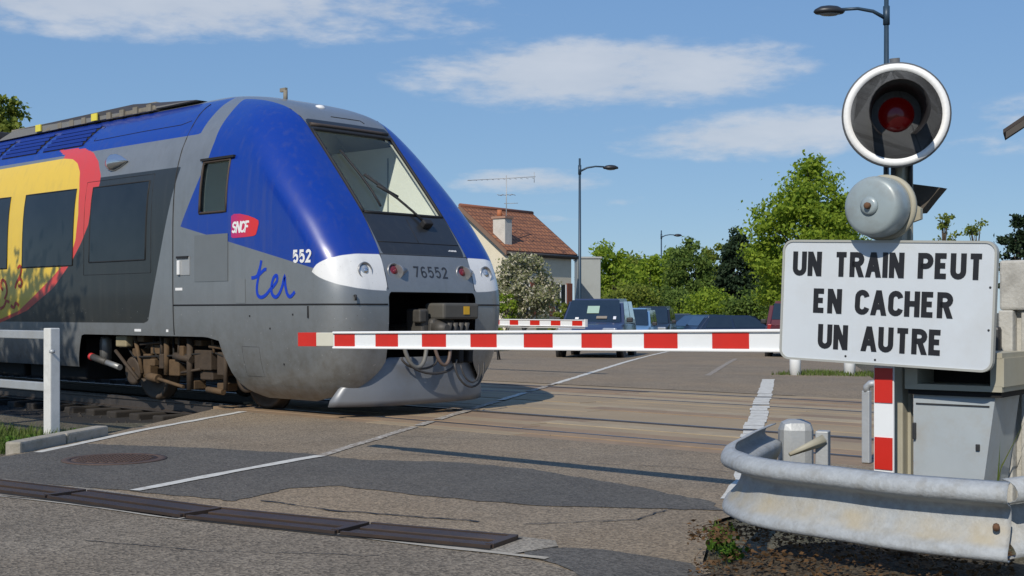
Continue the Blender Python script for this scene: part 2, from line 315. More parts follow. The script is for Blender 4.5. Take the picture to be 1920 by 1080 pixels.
# ------------------------------------------------------------------ the setting: ground, road, crossing
def elev(x, y):
    t = min(max((y-24)/30.0, 0), 1); return -0.26*t*t*(3-2*t)
EDGE = lambda y, x0: x0-0.577*(y-6.48)           # a line along the road, 30 degrees off the track normal
XL, XC, XR = -11.44, -8.32, -4.15                 # left edge line, centre line, right edge line at y = 6.48
def ground_sheet():
    xs = sorted(set(list(np.arange(-60, 20, .8))+[-1500, -700, -350, -200, -140, -100, -75, 30, 50, 90, 160, 300, 700, 1500]))
    ys = sorted(set(list(np.arange(-12, 40, .7))+[-600, -250, -100, -50, -25, 45, 50, 56, 64, 75, 95, 130, 200, 350, 700, 1800]))
    v = []; f = []
    for y in ys:
        for x in xs:
            z = elev(x, y)-.028+.008*math.sin(x*1.7+y*.9)*math.cos(y*1.3)
            out_ = x < EDGE(y, XL)-1.0 or x > EDGE(y, XR)+4.2
            if out_ and 7.6 < y < 18.6: z -= .26
            elif 9.2 < y < 17.0: z -= .10
            v.append((x, y, z))
    n = len(xs)
    for j in range(len(ys)-1):
        for i in range(n-1): f.append((j*n+i, j*n+i+1, (j+1)*n+i+1, (j+1)*n+i))
    m = MB(); m.add(v, f); return m.build('ground', M['soil'], kind='structure')
ground = ground_sheet()
def sheet(name, poly, z, material, parent=None, kind=None):
    """flat polygon laid on the road plane (follows the fall of the ground beyond the crossing)"""
    m = MB(); m.add([(x, y, z+elev(x, y)) for x, y in poly], [tuple(range(len(poly)))]); return m.build(name, material, parent, kind=kind)
def road_strip():
    m = MB(); ys = [17.0, 18, 20, 22, 24, 26, 28, 31, 34, 37, 40, 44, 48, 54, 62, 75, 100, 140]; a, b = [], []
    for y in ys:
        a.append((EDGE(y, XL)-.9-(.0 if y < 20 else 2.0), y, elev(0, y)+.0)); b.append((EDGE(y, XR)+(4.5 if y < 22 else 2.2), y, elev(0, y)))
    n = len(ys); m.add(a+b, [(i, n+i, n+i+1, i+1) for i in range(n-1)]); return m
road = road_strip().build('road', M['asphalt'], kind='structure')
# near carriageway, up to the crossing boards
def jitter(poly, amp=.05, step=.35):
    out = []; n = len(poly)
    for i in range(n):
        a = Vector(poly[i]); b = Vector(poly[(i+1) % n]); k = max(1, int((b-a).length/step))
        for q in range(k):
            p = a.lerp(b, q/k)
            if q: p += Vector((random.uniform(-amp, amp), random.uniform(-amp, amp)))
            out.append((p.x, p.y))
    return out
near = sheet('near_road', [(-20, -8), (-1.0, -8), (-1.6, 2.6), (-2.9, 4.6), (-3.6, 5.4), (-4.25, 6.5), (-4.3, 7.2), (-3.3, 9.62), (-13.9, 9.62), (EDGE(6.6, XL)-.12, 6.6), (-10.95, 5.55), (-10.62, 5.12), (-12.5, 4.2), (-20, 2.5)], .0, M['asphalt'], kind='structure')
# foreground carriageway in front of the drain: greyer asphalt
sheet('foreground_asphalt', jitter([(-20, -8), (-1.0, -8), (-1.6, 2.6), (-2.9, 4.5), (-4.4, 4.86), (-5.5, 4.73), (-6.6, 4.45), (-8.0, 4.22), (-8.9, 3.92), (-12, 3.4), (-20, 1.5)], .02, .4), .004, M['asphalt_near'], near)
# dark resurfaced patches
sheet('asphalt_patch', jitter([(-10.60, 5.13), (-11.15, 6.25), (-10.1, 6.75), (-9.0, 7.12), (-8.72, 7.14), (-8.2, 7.15), (-7.5, 7.55), (-6.7, 7.65), (-5.7, 7.42), (-4.71, 7.14), (-4.41, 6.85), (-5.42, 6.22), (-6.3, 6.02), (-7.07, 5.98), (-7.25, 5.66), (-7.02, 5.03), (-8.0, 4.83), (-9.07, 4.50), (-10.2, 4.3)], .028, .09), .004, M['asphalt_dark'], near)
sheet('asphalt_patch', jitter([(-3.25, 4.45), (-4.35, 4.9), (-4.5, 5.06), (-4.15, 5.3), (-3.6, 5.3), (-3.1, 4.9)], .05, .2), .005, M['asphalt_dark'], near)
# pale concrete bedding along the drain
sheet('drain_bedding', jitter([(-9.2, 4.53), (-8.03, 4.72), (-6.63, 4.80), (-5.5, 5.07), (-4.5, 5.32), (-4.38, 5.2), (-4.42, 4.84), (-5.5, 4.72), (-6.6, 4.44), (-8.0, 4.21), (-9.4, 3.88)], .022, .22), .008, M['asphalt_edge'], near)

# drain with long steel covers
def drain():
    r = empty('drain_channel', (0, 0, 0), 0, 'long dark rusty steel drain covers set across the foreground road', 'drain')
    pts = [(-10.4, 4.06), (-9.25, 4.22), (-8.05, 4.40), (-6.68, 4.55), (-5.56, 4.80), (-4.62, 5.06)]
    for i in range(5):
        a = Vector((*pts[i], 0)); b = Vector((*pts[i+1], 0)); d = (b-a); ln = d.length; rz = math.atan2(d.y, d.x); c = (a+b)/2
        m = MB(); Mr = Matrix.Rotation(rz, 3, 'Z')
        m.box(c+Mr @ Vector((0, .075, .014)), (ln-.06, .13, .022), rz, bev=.004); m.box(c+Mr @ Vector((0, -.085, .010)), (ln-.06, .10, .018), rz, bev=.004)
        m.box(c+Mr @ Vector((0, -.015, .006)), (ln-.05, .05, .006), rz); m.box(c+Mr @ Vector((0, .158, .016)), (ln-.03, .022, .03), rz); m.box(c+Mr @ Vector((0, -.152, .014)), (ln-.03, .022, .026), rz); m.box(c+Mr @ Vector((ln/2-.03, 0, .018)), (.05, .28, .026), rz)
        m.build('drain_cover', M['grate'], r)
    m = MB()
    for i in range(5):
        a = Vector((*pts[i], 0)); b = Vector((*pts[i+1], 0)); d = b-a; m.box((a+b)/2+Vector((0, 0, .004)), (d.length, .40, .011), math.atan2(d.y, d.x))
    m.build('drain_frame', M['darkbox'], r)
drain()
# manhole cover
def manhole():
    c = Vector((-9.76, 5.77, .004)); r = empty('manhole_cover', c, 0, 'round rusty cast iron manhole cover in the dark asphalt patch', 'manhole')
    MB().lathe([(.43, 0.0), (.43, .006), (.36, .009), (.36, .003)], n=36).build('frame', M['iron'], r)
    m = MB(); m.lathe([(.352, 0), (.352, .006), (0, .006)], n=36)
    for i in range(-6, 7):
        for j in range(-6, 7):
            if math.hypot(i, j) < 6.3: m.box((i*.052, j*.052, .009), (.03, .03, .006))
    m.build('lid', M['iron'], r)
manhole()

# crossing boards and rails
TR1, TR2 = 11.0, 15.62
deck = empty('level_crossing_deck', (0, 0, 0)); tag(deck, kind='structure')
rows = [(9.66, 9.92), (9.93, 10.20)]
rows += [(10.36+i*.322, 10.36+(i+1)*.322-.012) for i in range(4)]
rows += [(11.80+i*.379, 11.80+(i+1)*.379-.012) for i in range(8)]
rows += [(14.98+i*.322, 14.98+(i+1)*.322-.012) for i in range(4)]
rows += [(16.42, 16.72), (16.73, 17.03)]
for (y0, y1) in rows:
    x0 = EDGE((y0+y1)/2, XL)-.75+random.uniform(-.1, .1); x1 = EDGE((y0+y1)/2, XR)+3.2+random.uniform(-.15, .15); nseg = 4; mr = random.choice(('board', 'board', 'board2', 'board3'))
    cuts = [x0+(x1-x0)*(k+random.uniform(-.13, .13)*(0 < k < nseg))/nseg for k in range(nseg+1)]
    for k in range(nseg):
        m = MB(); d = random.uniform(-.008, .003); m.box(((cuts[k]+cuts[k+1])/2, (y0+y1)/2, -.075+d), (cuts[k+1]-cuts[k]-.008, y1-y0, .15), random.uniform(-.0012, .0012), bev=.007)
        m.build('board', M[mr if random.random() < .75 else random.choice(('board', 'board3'))], deck)
for (ya, yb) in ((10.20, 10.36), (11.64, 11.80), (14.82, 14.98), (16.26, 16.42)):
    m = MB(); ym = (ya+yb)/2; xa = EDGE(ym, XL)-1; xb = EDGE(ym, XR)+3.4; m.box(((xa+xb)/2, ym, -.095), (xb-xa, yb-ya, .11)); m.build('flangeway', M['groove'], deck)
def track(yc, label):
    r = empty('railway_track', (0, yc, 0)); tag(r, kind='structure')
    for s in (-1, 1):
        y = s*.7525; m = MB()
        prof = [(-.075, -.172), (.075, -.172), (.075, -.16), (.012, -.14), (.012, -.045), (.036, -.035), (.036, -.006), (.028, 0), (-.028, 0), (-.036, -.006), (-.036, -.035), (-.012, -.045), (-.012, -.14), (-.075, -.16)]
        m.prism([(-70, y+a, b) for a, b in prof], (110, 0, 0)); o = m.build('rail', M['rail'], r)
        m = MB(); m.box((-15, y, .001), (110, .05, .004)); m.build('running_surface', M['railtop'], o)
    sm = MB(); sm.box((0, 0, -.235), (.25, 2.5, .12), bev=.02); s0 = None
    for i in range(90):
        x = -58+i*.6
        if EDGE(yc, XL)-1.2 < x < EDGE(yc, XR)+3.9 or x < -36: continue
        if x > 0: continue
        if s0 is None: s0 = sm.build('sleeper', M['sleeper'], r); s0.location = (x, 0, 0)
        else: inst(s0, 'sleeper', r, (x, 0, 0))
track(TR1, ''); track(TR2, '')
sheet('track_bed', [(-60, 7.3), (-13.0, 7.3), (-13.4, 7.9), (EDGE(9.3, XL)-1.2, 9.3), (EDGE(18.4, XL)-1.2, 18.4), (-60, 18.4)], -.262, M['ballast'], kind='structure')
def ballast():
    m = MB(); nst = 5200
    for k in range(nst):
        y = random.uniform(7.4, 18.2)
        x = random.uniform(-30, EDGE(y, XL)-1.0) if random.random() < .75 else random.uniform(EDGE(y, XR)+3.7, 2)
        s = random.uniform(.025, .06); c = Vector((x, y, -.295+random.uniform(0, .04)))
        vs = [c+Vector((random.uniform(.6, 1)*s*a, random.uniform(.6, 1)*s*b, random.uniform(.5, .9)*s*d)) for a, b, d in ((1, 0, 0), (-1, 0, 0), (0, 1, 0), (0, -1, 0), (0, 0, 1), (0, 0, -1))]
        m.add(vs, [(0, 2, 4), (2, 1, 4), (1, 3, 4), (3, 0, 4), (2, 0, 5), (1, 2, 5), (3, 1, 5), (0, 3, 5)])
    o = m.build('ballast', M['stone'], kind='stuff'); tag(o, 'grey brown ballast stones along both tracks', 'ballast')
ballast()

# road markings: paint strips 4 mm above the surfaces, broken where the boards break
def stripe(name, pts, w, z, material, parent=None, wob=.012):
    m = MB(); P = [Vector((p[0], p[1])) for p in pts]; L_, R2 = [], []
    Q = []
    for i in range(len(P)-1):
        k = max(1, int((P[i+1]-P[i]).length/.25)); Q += [P[i].lerp(P[i+1], q/k) for q in range(k)]
    Q.append(P[-1])
    for i, p in enumerate(Q):
        d = (Q[min(i+1, len(Q)-1)]-Q[max(i-1, 0)]).normalized(); n = Vector((-d.y, d.x)); a = w/2
        p1 = p+n*(a+random.uniform(-wob, wob)); p2 = p-n*(a+random.uniform(-wob, wob))
        L_.append((p1.x, p1.y, z+elev(p1.x, p1.y))); R2.append((p2.x, p2.y, z+elev(p2.x, p2.y)))
    n = len(Q); m.add(L_+R2, [(i, n+i, n+i+1, i+1) for i in range(n-1)]); return m.build(name, material, parent)
stripe('centre_line', [(-7.93, 4.84), (-8.3, 5.9), (-8.66, 7.08)], .11, .010, M['line_white'], near)
stripe('centre_line', [(-8.66, 7.08), (EDGE(9.6, XC), 9.6)], .10, .006, M['line_faint'], near)
for (y0, y1) in ((9.70, 10.16), (10.40, 11.6), (11.85, 13.1), (13.3, 14.75), (15.02, 16.2), (16.5, 17.0)):
    stripe('centre_line', [(EDGE(y0, XC), y0), (EDGE(y1, XC), y1)], .11, .009, M['line_faint'] if y0 < 12 or y0 > 15 else M['line'], deck)
stripe('centre_line', [(EDGE(17.05, XC), 17.05), (EDGE(22, XC), 22), (EDGE(40, XC), 40), (EDGE(80, XC), 80)], .12, .005, M['line_white'], road)
stripe('left_edge_line', [(-10.75, 5.6), (-11.3, 6.42), (EDGE(7.4, XL), 7.4), (EDGE(9.62, XL), 9.62)], .10, .006, M['line_white'], near)
stripe('right_edge_line', [(-4.6, 7.32), (EDGE(8.2, XR)+.1, 8.2), (EDGE(9.62, XR), 9.62)], .24, .006, M['line_white'], near)
for (y0, y1) in rows:
    o = random.uniform(-.018, .018); yy0, yy1 = y0+.004, y1-.004
    stripe('right_edge_line', [(EDGE(yy0, XR)+o, yy0), (EDGE(yy1, XR)+o, yy1)], .22, .0075, M['line_white'], deck, .008)
stripe('right_edge_line', [(EDGE(17.1, XR), 17.1), (EDGE(20.8, XR), 20.8)], .22, .005, M['line_white'], road)
stripe('right_edge_line', [(EDGE(21.5, XR)-1.2, 21.2), (EDGE(30, XR)-1.2, 30)], .12, .005, M['line_ghost'], road)

def crack(pts, w=.012, z=.0065):
    P = []
    for i in range(len(pts)-1):
        a, b = Vector(pts[i]), Vector(pts[i+1]); k = max(2, int((b-a).length/.07))
        P += [tuple(a.lerp(b, q/k)+Vector((random.gauss(0, .012), random.gauss(0, .012)))) for q in range(k)]
    stripe('tar_crack', P+[pts[-1]], w, z, M['crack'], near, w*.45)
M['crack'] = mat('tar_seam', (.022, .021, .02), .7, var=.3)
crack([(-6.9, 5.15), (-6.2, 5.2), (-5.6, 5.42), (-5.25, 5.5)], .022); crack([(-8.5, 7.6), (-7.2, 7.95), (-6.0, 8.5), (-5.2, 8.55)], .009); crack([(-6.4, 3.6), (-5.6, 3.9), (-4.9, 4.4)], .008); crack([(-7.9, 3.7), (-7.0, 3.2), (-6.6, 2.7)], .007); crack([(-5.0, 5.6), (-4.6, 6.2), (-4.7, 6.7)], .010); crack([(-9.9, 8.6), (-8.9, 9.0), (-8.1, 9.45)], .009)
stripe('concrete_joint', [(-9.6, 3.80), (-8.0, 4.16), (-6.6, 4.38), (-5.5, 4.66), (-4.5, 4.83), (-4.2, 4.9)], .045, .0095, M['jointpale'], near, .02)
# kerb at the left verge
def kerb():
    r = empty('kerb', (0, 0, 0), 0, 'low worn concrete kerb beside the fence post at the left', 'kerb')
    pts = [(-10.82, 5.46), (-11.28, 6.16), (-11.72, 6.86)]
    for i in range(2):
        a, b = Vector((*pts[i], 0)), Vector((*pts[i+1], 0)); d = b-a
        m = MB(); m.box((a+b)/2+Vector((-.07, -.03, .02)), (d.length-.012, .15, .16), math.atan2(d.y, d.x), bev=.02); m.build('kerb_stone', M['kerb'], r)
kerb()

# ------------------------------------------------------------------ vegetation helpers
def leaf_quad(m_v, m_f, c, s, nrm):
    pass
def leaves(name, mat_, pts, size, parent, aspect=.6, flat=0.0, kind=None, droop=0):
    """one mesh of small folded leaves at pts (n,3), sizes size (n,)"""
    n = len(pts); a = rng.normal(size=(n, 3)); a /= np.linalg.norm(a, axis=1)[:, None]
    b = rng.normal(size=(n, 3))
    if flat: a[:, 2] *= (1-flat); b[:, 2] *= (1-flat); a /= np.linalg.norm(a, axis=1)[:, None]
    b -= a*(a*b).sum(1)[:, None]; b /= np.linalg.norm(b, axis=1)[:, None]
    s = np.asarray(size)[:, None]; nn = np.cross(a, b)
    v = np.empty((n, 4, 3)); v[:, 0] = pts-a*s; v[:, 1] = pts+b*s*aspect+nn*s*.2; v[:, 2] = pts+a*s; v[:, 3] = pts-b*s*aspect+nn*s*.2
    me = bpy.data.meshes.new(name); me.vertices.add(n*4); me.vertices.foreach_set('co', v.reshape(-1)); me.loops.add(n*4); me.loops.foreach_set('vertex_index', np.arange(n*4, dtype=np.int32))
    me.polygons.add(n); me.polygons.foreach_set('loop_start', np.arange(0, n*4, 4, dtype=np.int32)); me.polygons.foreach_set('loop_total', np.full(n, 4, dtype=np.int32)); me.materials.append(mat_); me.update(calc_edges=True)
    o = bpy.data.objects.new(name, me); COL.objects.link(o)
    if parent is not None: o.parent = parent
    if kind: o['kind'] = kind
    return o
def tree(name, loc, h, rad, mat_, label, cat='tree', group=None, trunk_h=.28, nclump=70, per=90, leaf=.16, shape='round', bark='bark', seed=1, gap=.55, trunk_r=None, extra=None):
    r_ = np.random.default_rng(seed); rr = random.Random(seed)
    root = empty(name, loc, 0, label, cat, group)
    tr = trunk_r or h*.022; th = h*trunk_h
    # trunk and limbs
    m = MB(); top = Vector((rr.uniform(-.3, .3), rr.uniform(-.3, .3), h*.82)); pts = [Vector((0, 0, -.1))]
    for k in range(1, 7): t = k/6; pts.append(Vector((0, 0, 0)).lerp(top, t)+Vector((rr.uniform(-1, 1), rr.uniform(-1, 1), 0))*h*.012)
    m.tube(pts, [tr*1.3]+[tr*(1-.88*k/6) for k in range(1, 7)], 8)
    cz = th+(h-th)/2; rz = (h-th)/2
    cl = []
    while len(cl) < nclump:
        p = r_.normal(size=3); p /= np.linalg.norm(p); q = r_.uniform(.35, 1.0)**.6
        u = p[2]*q
        if shape == 'cone':
            t = r_.uniform(0, 1)**1.4; w = rad*(1-t)**.8*math.sqrt(r_.uniform(.15, 1)); an = r_.uniform(0, 6.283); c = np.array([w*math.cos(an), w*math.sin(an), th+(h-th)*t])
        elif shape == 'loose':
            c = np.array([p[0]*q*rad, p[1]*q*rad, cz+u*rz]); c[2] += abs(r_.normal())*.2
        else:
            wz = 1.0 if u < 0 else (1-.25*u); c = np.array([p[0]*q*rad*wz, p[1]*q*rad*wz, cz+u*rz])
        cl.append(c)
    cl = np.array(cl)
    for c in cl[::max(1, nclump//16)]:
        c = Vector(c); s = Vector((0, 0, 0)).lerp(top, min(.95, max(.2, (c.z-rz*.35)/h))); mid = s.lerp(c, .55)+Vector((0, 0, -.05*h*.2)); m.tube([s, mid, c], [tr*.4, tr*.25, tr*.08], 6)
    m.build('trunk', M[bark], root)
    cs = gap*rad*.42
    P = []; S = []
    for c in cl:
        k = int(per*r_.uniform(.5, 1.4)); g = r_.normal(size=(k, 3)); g *= (cs*r_.uniform(.45, 1.0))/np.maximum(1e-3, 1); g[:, 2] *= .62
        P.append(c+g); S.append(leaf*r_.uniform(.55, 1.25, size=k))
    P = np.concatenate(P); S = np.concatenate(S); ok = P[:, 2] > th*.6; leaves('crown', mat_, P[ok], S[ok], root)
    if extra: extra(root, P, r_)
    return root
def tuft(name, c, n, h, spread, material, label=None, cat=None, group=None, parent=None, kind=None, lean=.5, w=.006):
    m = MB()
    for k in range(n):
        a = random.uniform(0, 6.283); d = random.uniform(0, spread); b = Vector((c[0]+d*math.cos(a), c[1]+d*math.sin(a), c[2])); hh = h*random.uniform(.45, 1.1)
        q = Vector((math.cos(a+random.uniform(-1, 1)), math.sin(a+random.uniform(-1, 1)), 0)); ln = q*hh*lean*random.uniform(.2, 1); sd = Vector((-q.y, q.x, 0))*w*random.uniform(.7, 1.6)
        p1 = b+ln*.35+Vector((0, 0, hh*.6)); p2 = b+ln+Vector((0, 0, hh))
        m.add([b-sd, b+sd, p1+sd*.8, p1-sd*.8, p2], [(0, 1, 2, 3), (3, 2, 4)])
    o = m.build(name, material, parent, kind=kind); return tag(o, label, cat, group)
# ------------------------------------------------------------------ stroke lettering
def arc(cx, cy, rx, ry, a0, a1, n=8):
    return [(cx+rx*math.cos(R_(a0+(a1-a0)*k/n)), cy+ry*math.sin(R_(a0+(a1-a0)*k/n))) for k in range(n+1)]
GLY = {  # strokes in a cell of height 1; value: (width, strokes)
 'U': (.5, [[(0, 1), (0, .25)]+arc(.25, .25, .25, .25, 180, 360)+[(.5, 1)]]),
 'N': (.5, [[(0, 0), (0, 1)], [(.0, 1), (.5, 0)], [(.5, 0), (.5, 1)]]),
 'T': (.5, [[(-.02, 1), (.52, 1)], [(.25, 1), (.25, 0)]]),
 'R': (.5, [[(0, 0), (0, 1), (.26, 1)]+arc(.26, .76, .24, .24, 90, -90)+[(0, .52)], [(.26, .52), (.5, 0)]]),
 'P': (.5, [[(0, 0), (0, 1), (.26, 1)]+arc(.26, .74, .24, .26, 90, -90)+[(0, .48)]]),
 'A': (.56, [[(0, 0), (.28, 1)], [(.28, 1), (.56, 0)], [(.11, .30), (.45, .30)]]),
 'I': (.0, [[(0, 0), (0, 1)]]),
 'E': (.43, [[(.43, 1), (0, 1), (0, 0), (.43, 0)], [(0, .52), (.38, .52)]]),
 'C': (.48, [arc(.25, .74, .24, .26, 8, 180)+arc(.25, .26, .25, .26, 180, 352)]),
 'H': (.5, [[(0, 0), (0, 1)], [(.5, 0), (.5, 1)], [(0, .52), (.5, .52)]]),
 'F': (.43, [[(.43, 1), (0, 1), (0, 0)], [(0, .52), (.38, .52)]]),
 'S': (.46, [arc(.23, .76, .22, .24, 20, 270)[:-1]+arc(.23, .26, .23, .26, 90, -160)]),
 '5': (.46, [[(.43, 1), (.06, 1), (.03, .56)]+arc(.22, .33, .24, .33, 125, -150)]),
 '2': (.46, [arc(.23, .75, .22, .25, 170, -30)+[(.0, 0), (.47, 0)]]),
 '7': (.46, [[(0, 1), (.46, 1), (.14, 0)]]),
 '6': (.46, [arc(.25, .68, .23, .32, 40, 180)+arc(.24, .28, .23, .28, 180, 540, 16)]),
}
def text_width(t, gap=.26, space=.55):
    return sum((space if c == ' ' else GLY[c][0]+gap) for c in t)-gap
def write(m, t, x, y, h, wd, M4, gap=.26, xs=1.0, slant=0.0, th=.002, space=.55, each=None):
    """strokes of text t into m, baseline start (x, y), cap height h, stroke width wd"""
    for c in t:
        if c == ' ': x += space*h*xs; continue
        w, st = GLY[c]
        if each: m = MB()
        for si, s in enumerate(st):
            ins = wd/2/h
            if len(s) == 2 and abs(s[0][0]-s[1][0]) > .05 and abs(s[0][1]-s[1][1]) > .3:
                (xa, ya), (xb_, yb_) = [(x+p[0]*h*xs+slant*p[1]*h, y+p[1]*h) for p in s]; hw = wd/2*math.hypot(xb_-xa, yb_-ya)/abs(yb_-ya); q = th+.0005*si
                bot = [(xa-hw, ya), (xa+hw, ya), (xb_+hw, yb_), (xb_-hw, yb_)]; m.prism([M4 @ Vector((a_, b_, 0)) for a_, b_ in bot], (M4 @ Vector((0, 0, q)))-(M4 @ Vector((0, 0, 0)))); continue
            Pm = [(x+p[0]*h*xs+slant*p[1]*h, y+(ins+p[1]*(1-2*ins))*h) for p in s]
            for e_, nb_ in ((0, 1), (-1, -2)):       # upright stroke ends reach the full cap height
                dx_, dy_ = Pm[e_][0]-Pm[nb_][0], Pm[e_][1]-Pm[nb_][1]
                if s[e_][1] in (0, 1) and abs(dy_) > 3*abs(dx_): k_ = wd/2/math.hypot(dx_, dy_); Pm[e_] = (Pm[e_][0]+dx_*k_, Pm[e_][1]+dy_*k_)
            m.ribbon(Pm, wd, M4, th+.0005*si)
        if each: each(m)
        x += (w+gap)*h*xs
    return m
def frame(o, ex, ey):
    """matrix with local x = ex, y = ey, z = ex x ey at o"""
    ex = Vector(ex).normalized(); ez = ex.cross(Vector(ey)).normalized(); ey = ez.cross(ex)
    return Matrix(((ex.x, ey.x, ez.x, o[0]), (ex.y, ey.y, ez.y, o[1]), (ex.z, ey.z, ez.z, o[2]), (0, 0, 0, 1)))

# ------------------------------------------------------------------ the train
XO = -14.66; YT = TR1
PROF = np.array([(.17, -11.55, 1.10, .5), (.30, -11.45, 1.27, .5), (.5, -11.33, 1.38, .48), (.8, -11.27, 1.44, .45), (1.1, -11.24, 1.465, .44), (1.5, -11.24, 1.475, .43), (1.93, -11.38, 1.475, .45), (2.43, -11.74, 1.475, .52),
                 (2.8, -12.06, 1.46, .58), (3.1, -12.33, 1.42, .62), (3.4, -12.60, 1.34, .62), (3.6, -12.79, 1.25, .60), (3.75, -12.90, 1.14, .58), (3.9, -13.10, 1.0, .54), (4.02, -13.42, .87, .5), (4.14, -13.92, .68, .42), (4.20, -14.3, .55, .34), (4.25, -14.8, .40, .22)])
def dense_profile(n=150):
    d = np.hypot(np.diff(PROF[:, 0]), np.hypot(np.diff(PROF[:, 1]), np.diff(PROF[:, 2]))); t = np.r_[0, np.cumsum(d)]; u = np.linspace(0, t[-1], 600)
    P = np.stack([np.interp(u, t, PROF[:, k]) for k in range(4)], 1); ker = np.exp(-.5*(np.arange(-30, 31)/11.0)**2); ker /= ker.sum()
    Q = np.concatenate([2*P[:1]-P[30:0:-1], P, 2*P[-1:]-P[-2:-32:-1]]); S = np.stack([np.convolve(Q[:, k], ker, 'valid') for k in range(4)], 1)
    return S[np.linspace(0, 599, n).astype(int)]
DP = dense_profile()
def prof(z): return [float(np.interp(z, DP[:, 0], DP[:, k])) for k in (1, 2, 3)]
def nose_x(b, z, off=0.0):
    A, Wd, r = prof(z); A -= off; Wd -= off; b = abs(b); c = Wd-r; e = min(b, c); x = A-.03*e*e
    if b > c: x -= r-math.sqrt(max(0, r*r-(min(b, Wd)-c)**2))
    return x
def side_b(z, off=0.0): return prof(z)[1]-off
def shell_mesh(off=0.0, xend=-36.0, dp=DP):
    """grid of the body: columns run from the nose centre round the corner and back along the side; returns verts (x, b, z, arc), faces"""
    cols = []
    nf, nc, ns = 12, 14, 34
    xg = list(np.arange(-15.7, -21.0, -.08))+list(np.arange(-21.0, xend-.1, -.75))
    V = []
    for (z, A, Wd, r) in dp:
        A = A-off; Wd = Wd-off; z = z-(off if z > 3.6 else 0); row = []; c = Wd-r
        for k in range(nf): b = c*k/nf; row.append((A-.03*b*b, b, z, b))
        x0 = A-.03*c*c
        for k in range(nc+1):
            th = math.pi/2*k/nc; row.append((x0-r*(1-math.cos(th)), c+r*math.sin(th), z, c+r*th))
        xs = x0-r; s0 = c+r*math.pi/2
        for k in range(1, ns+1): x = xs+(-15.62-xs)*k/ns; row.append((x, Wd, z, s0+(xs-x)))
        for x in xg: row.append((x, Wd, z, s0+xs-x))
        V.append(row)
    V = np.array(V); nr, ncol = V.shape[:2]
    Vn = V.copy(); Vn[:, :, 1] *= -1
    A = np.concatenate([V.reshape(-1, 4), Vn.reshape(-1, 4)]); nn = nr*ncol; F = []
    idn = lambda i, j: (nn+i*ncol+j) if j > 0 else i*ncol
    idp = lambda i, j: i*ncol+j
    for i in range(nr-1):
        for j in range(ncol-1):
            F.append((idp(i, j), idp(i, j+1), idp(i+1, j+1), idp(i+1, j)))
            F.append((idn(i, j+1), idn(i, j), idn(i+1, j), idn(i+1, j+1)))
    i = nr-1
    F.append((idp(i, 0), idp(i, 1), idn(i, 1)))
    for j in range(1, ncol-1): F.append((idp(i, j), idp(i, j+1), idn(i, j+1), idn(i, j)))
    return A, F
def clip(V, F, f):
    """keep the part of the mesh where field f > 0, cutting faces along the zero line"""
    V = [tuple(v) for v in V]; f = list(f); cache = {}; out = []
    for face in F:
        fs = [f[i] for i in face]
        if min(fs) > 0: out.append(face); continue
        if max(fs) <= 0: continue
        poly = []
        for k in range(len(face)):
            a, b = face[k], face[(k+1) % len(face)]
            if f[a] > 0: poly.append(a)
            if (f[a] > 0) != (f[b] > 0):
                key = (min(a, b), max(a, b))
                if key not in cache:
                    t = f[key[0]]/(f[key[0]]-f[key[1]]); t = min(max(t, .001), .999)
                    V.append(tuple(np.array(V[key[0]])*(1-t)+np.array(V[key[1]])*t)); f.append(0.0); cache[key] = len(V)-1
                poly.append(cache[key])
        if len(poly) > 2: out.append(tuple(poly))
    used = sorted({i for q in out for i in q}); mp = {o: n for n, o in enumerate(used)}
    return np.array([V[i] for i in used]), [tuple(mp[i] for i in q) for q in out]
def sd_poly(P, poly):
    """signed distance of points P (n,2), positive inside"""
    poly = np.array(poly, float); n = len(poly); d = np.full(len(P), 1e9); ins = np.zeros(len(P), bool)
    for i in range(n):
        a, b = poly[i], poly[(i+1) % n]; e = b-a; w = P-a; t = np.clip((w@e)/max(e@e, 1e-12), 0, 1); d = np.minimum(d, np.linalg.norm(w-t[:, None]*e, axis=1))
        c = (a[1] > P[:, 1]) != (b[1] > P[:, 1]); ins ^= c & (P[:, 0] < (b[0]-a[0])*(P[:, 1]-a[1])/(b[1]-a[1]+1e-15)+a[0])
    return np.where(ins, d, -d)
OPEN_Z = 1.49
def keep_common(V, win=True, ws=.685):
    x, b, z, s = V.T; ab = np.abs(b)
    so = np.interp(z, [.16, .25, .34, .45, .55, .66, 1.5], [1.50, 1.22, 1.04, .91, .81, .74, .74])
    opening = np.minimum(np.minimum(so-s, OPEN_Z-z), x+12.4)
    zl = np.interp(x, [-40, -17.3, -17.05, -13.95, -13.66, -13.56, -13.43, -13.25, -13.0], [.45, .45, .93, .93, .88, .56, .31, .21, .15])
    return V, np.minimum(-opening, z-zl)
def win_fields(V, g=0.0):
    x, b, z, s = V.T; ab = np.abs(b)
    wsf = np.minimum(np.minimum(.665+g-ab, z-(2.47-g)), np.minimum(3.575+g-z, x+13.3))
    sw = np.minimum(np.minimum(x-(-14.07-g), -13.49+g-x), np.minimum(z-(2.52-g), 3.18+g-z))
    return wsf, sw
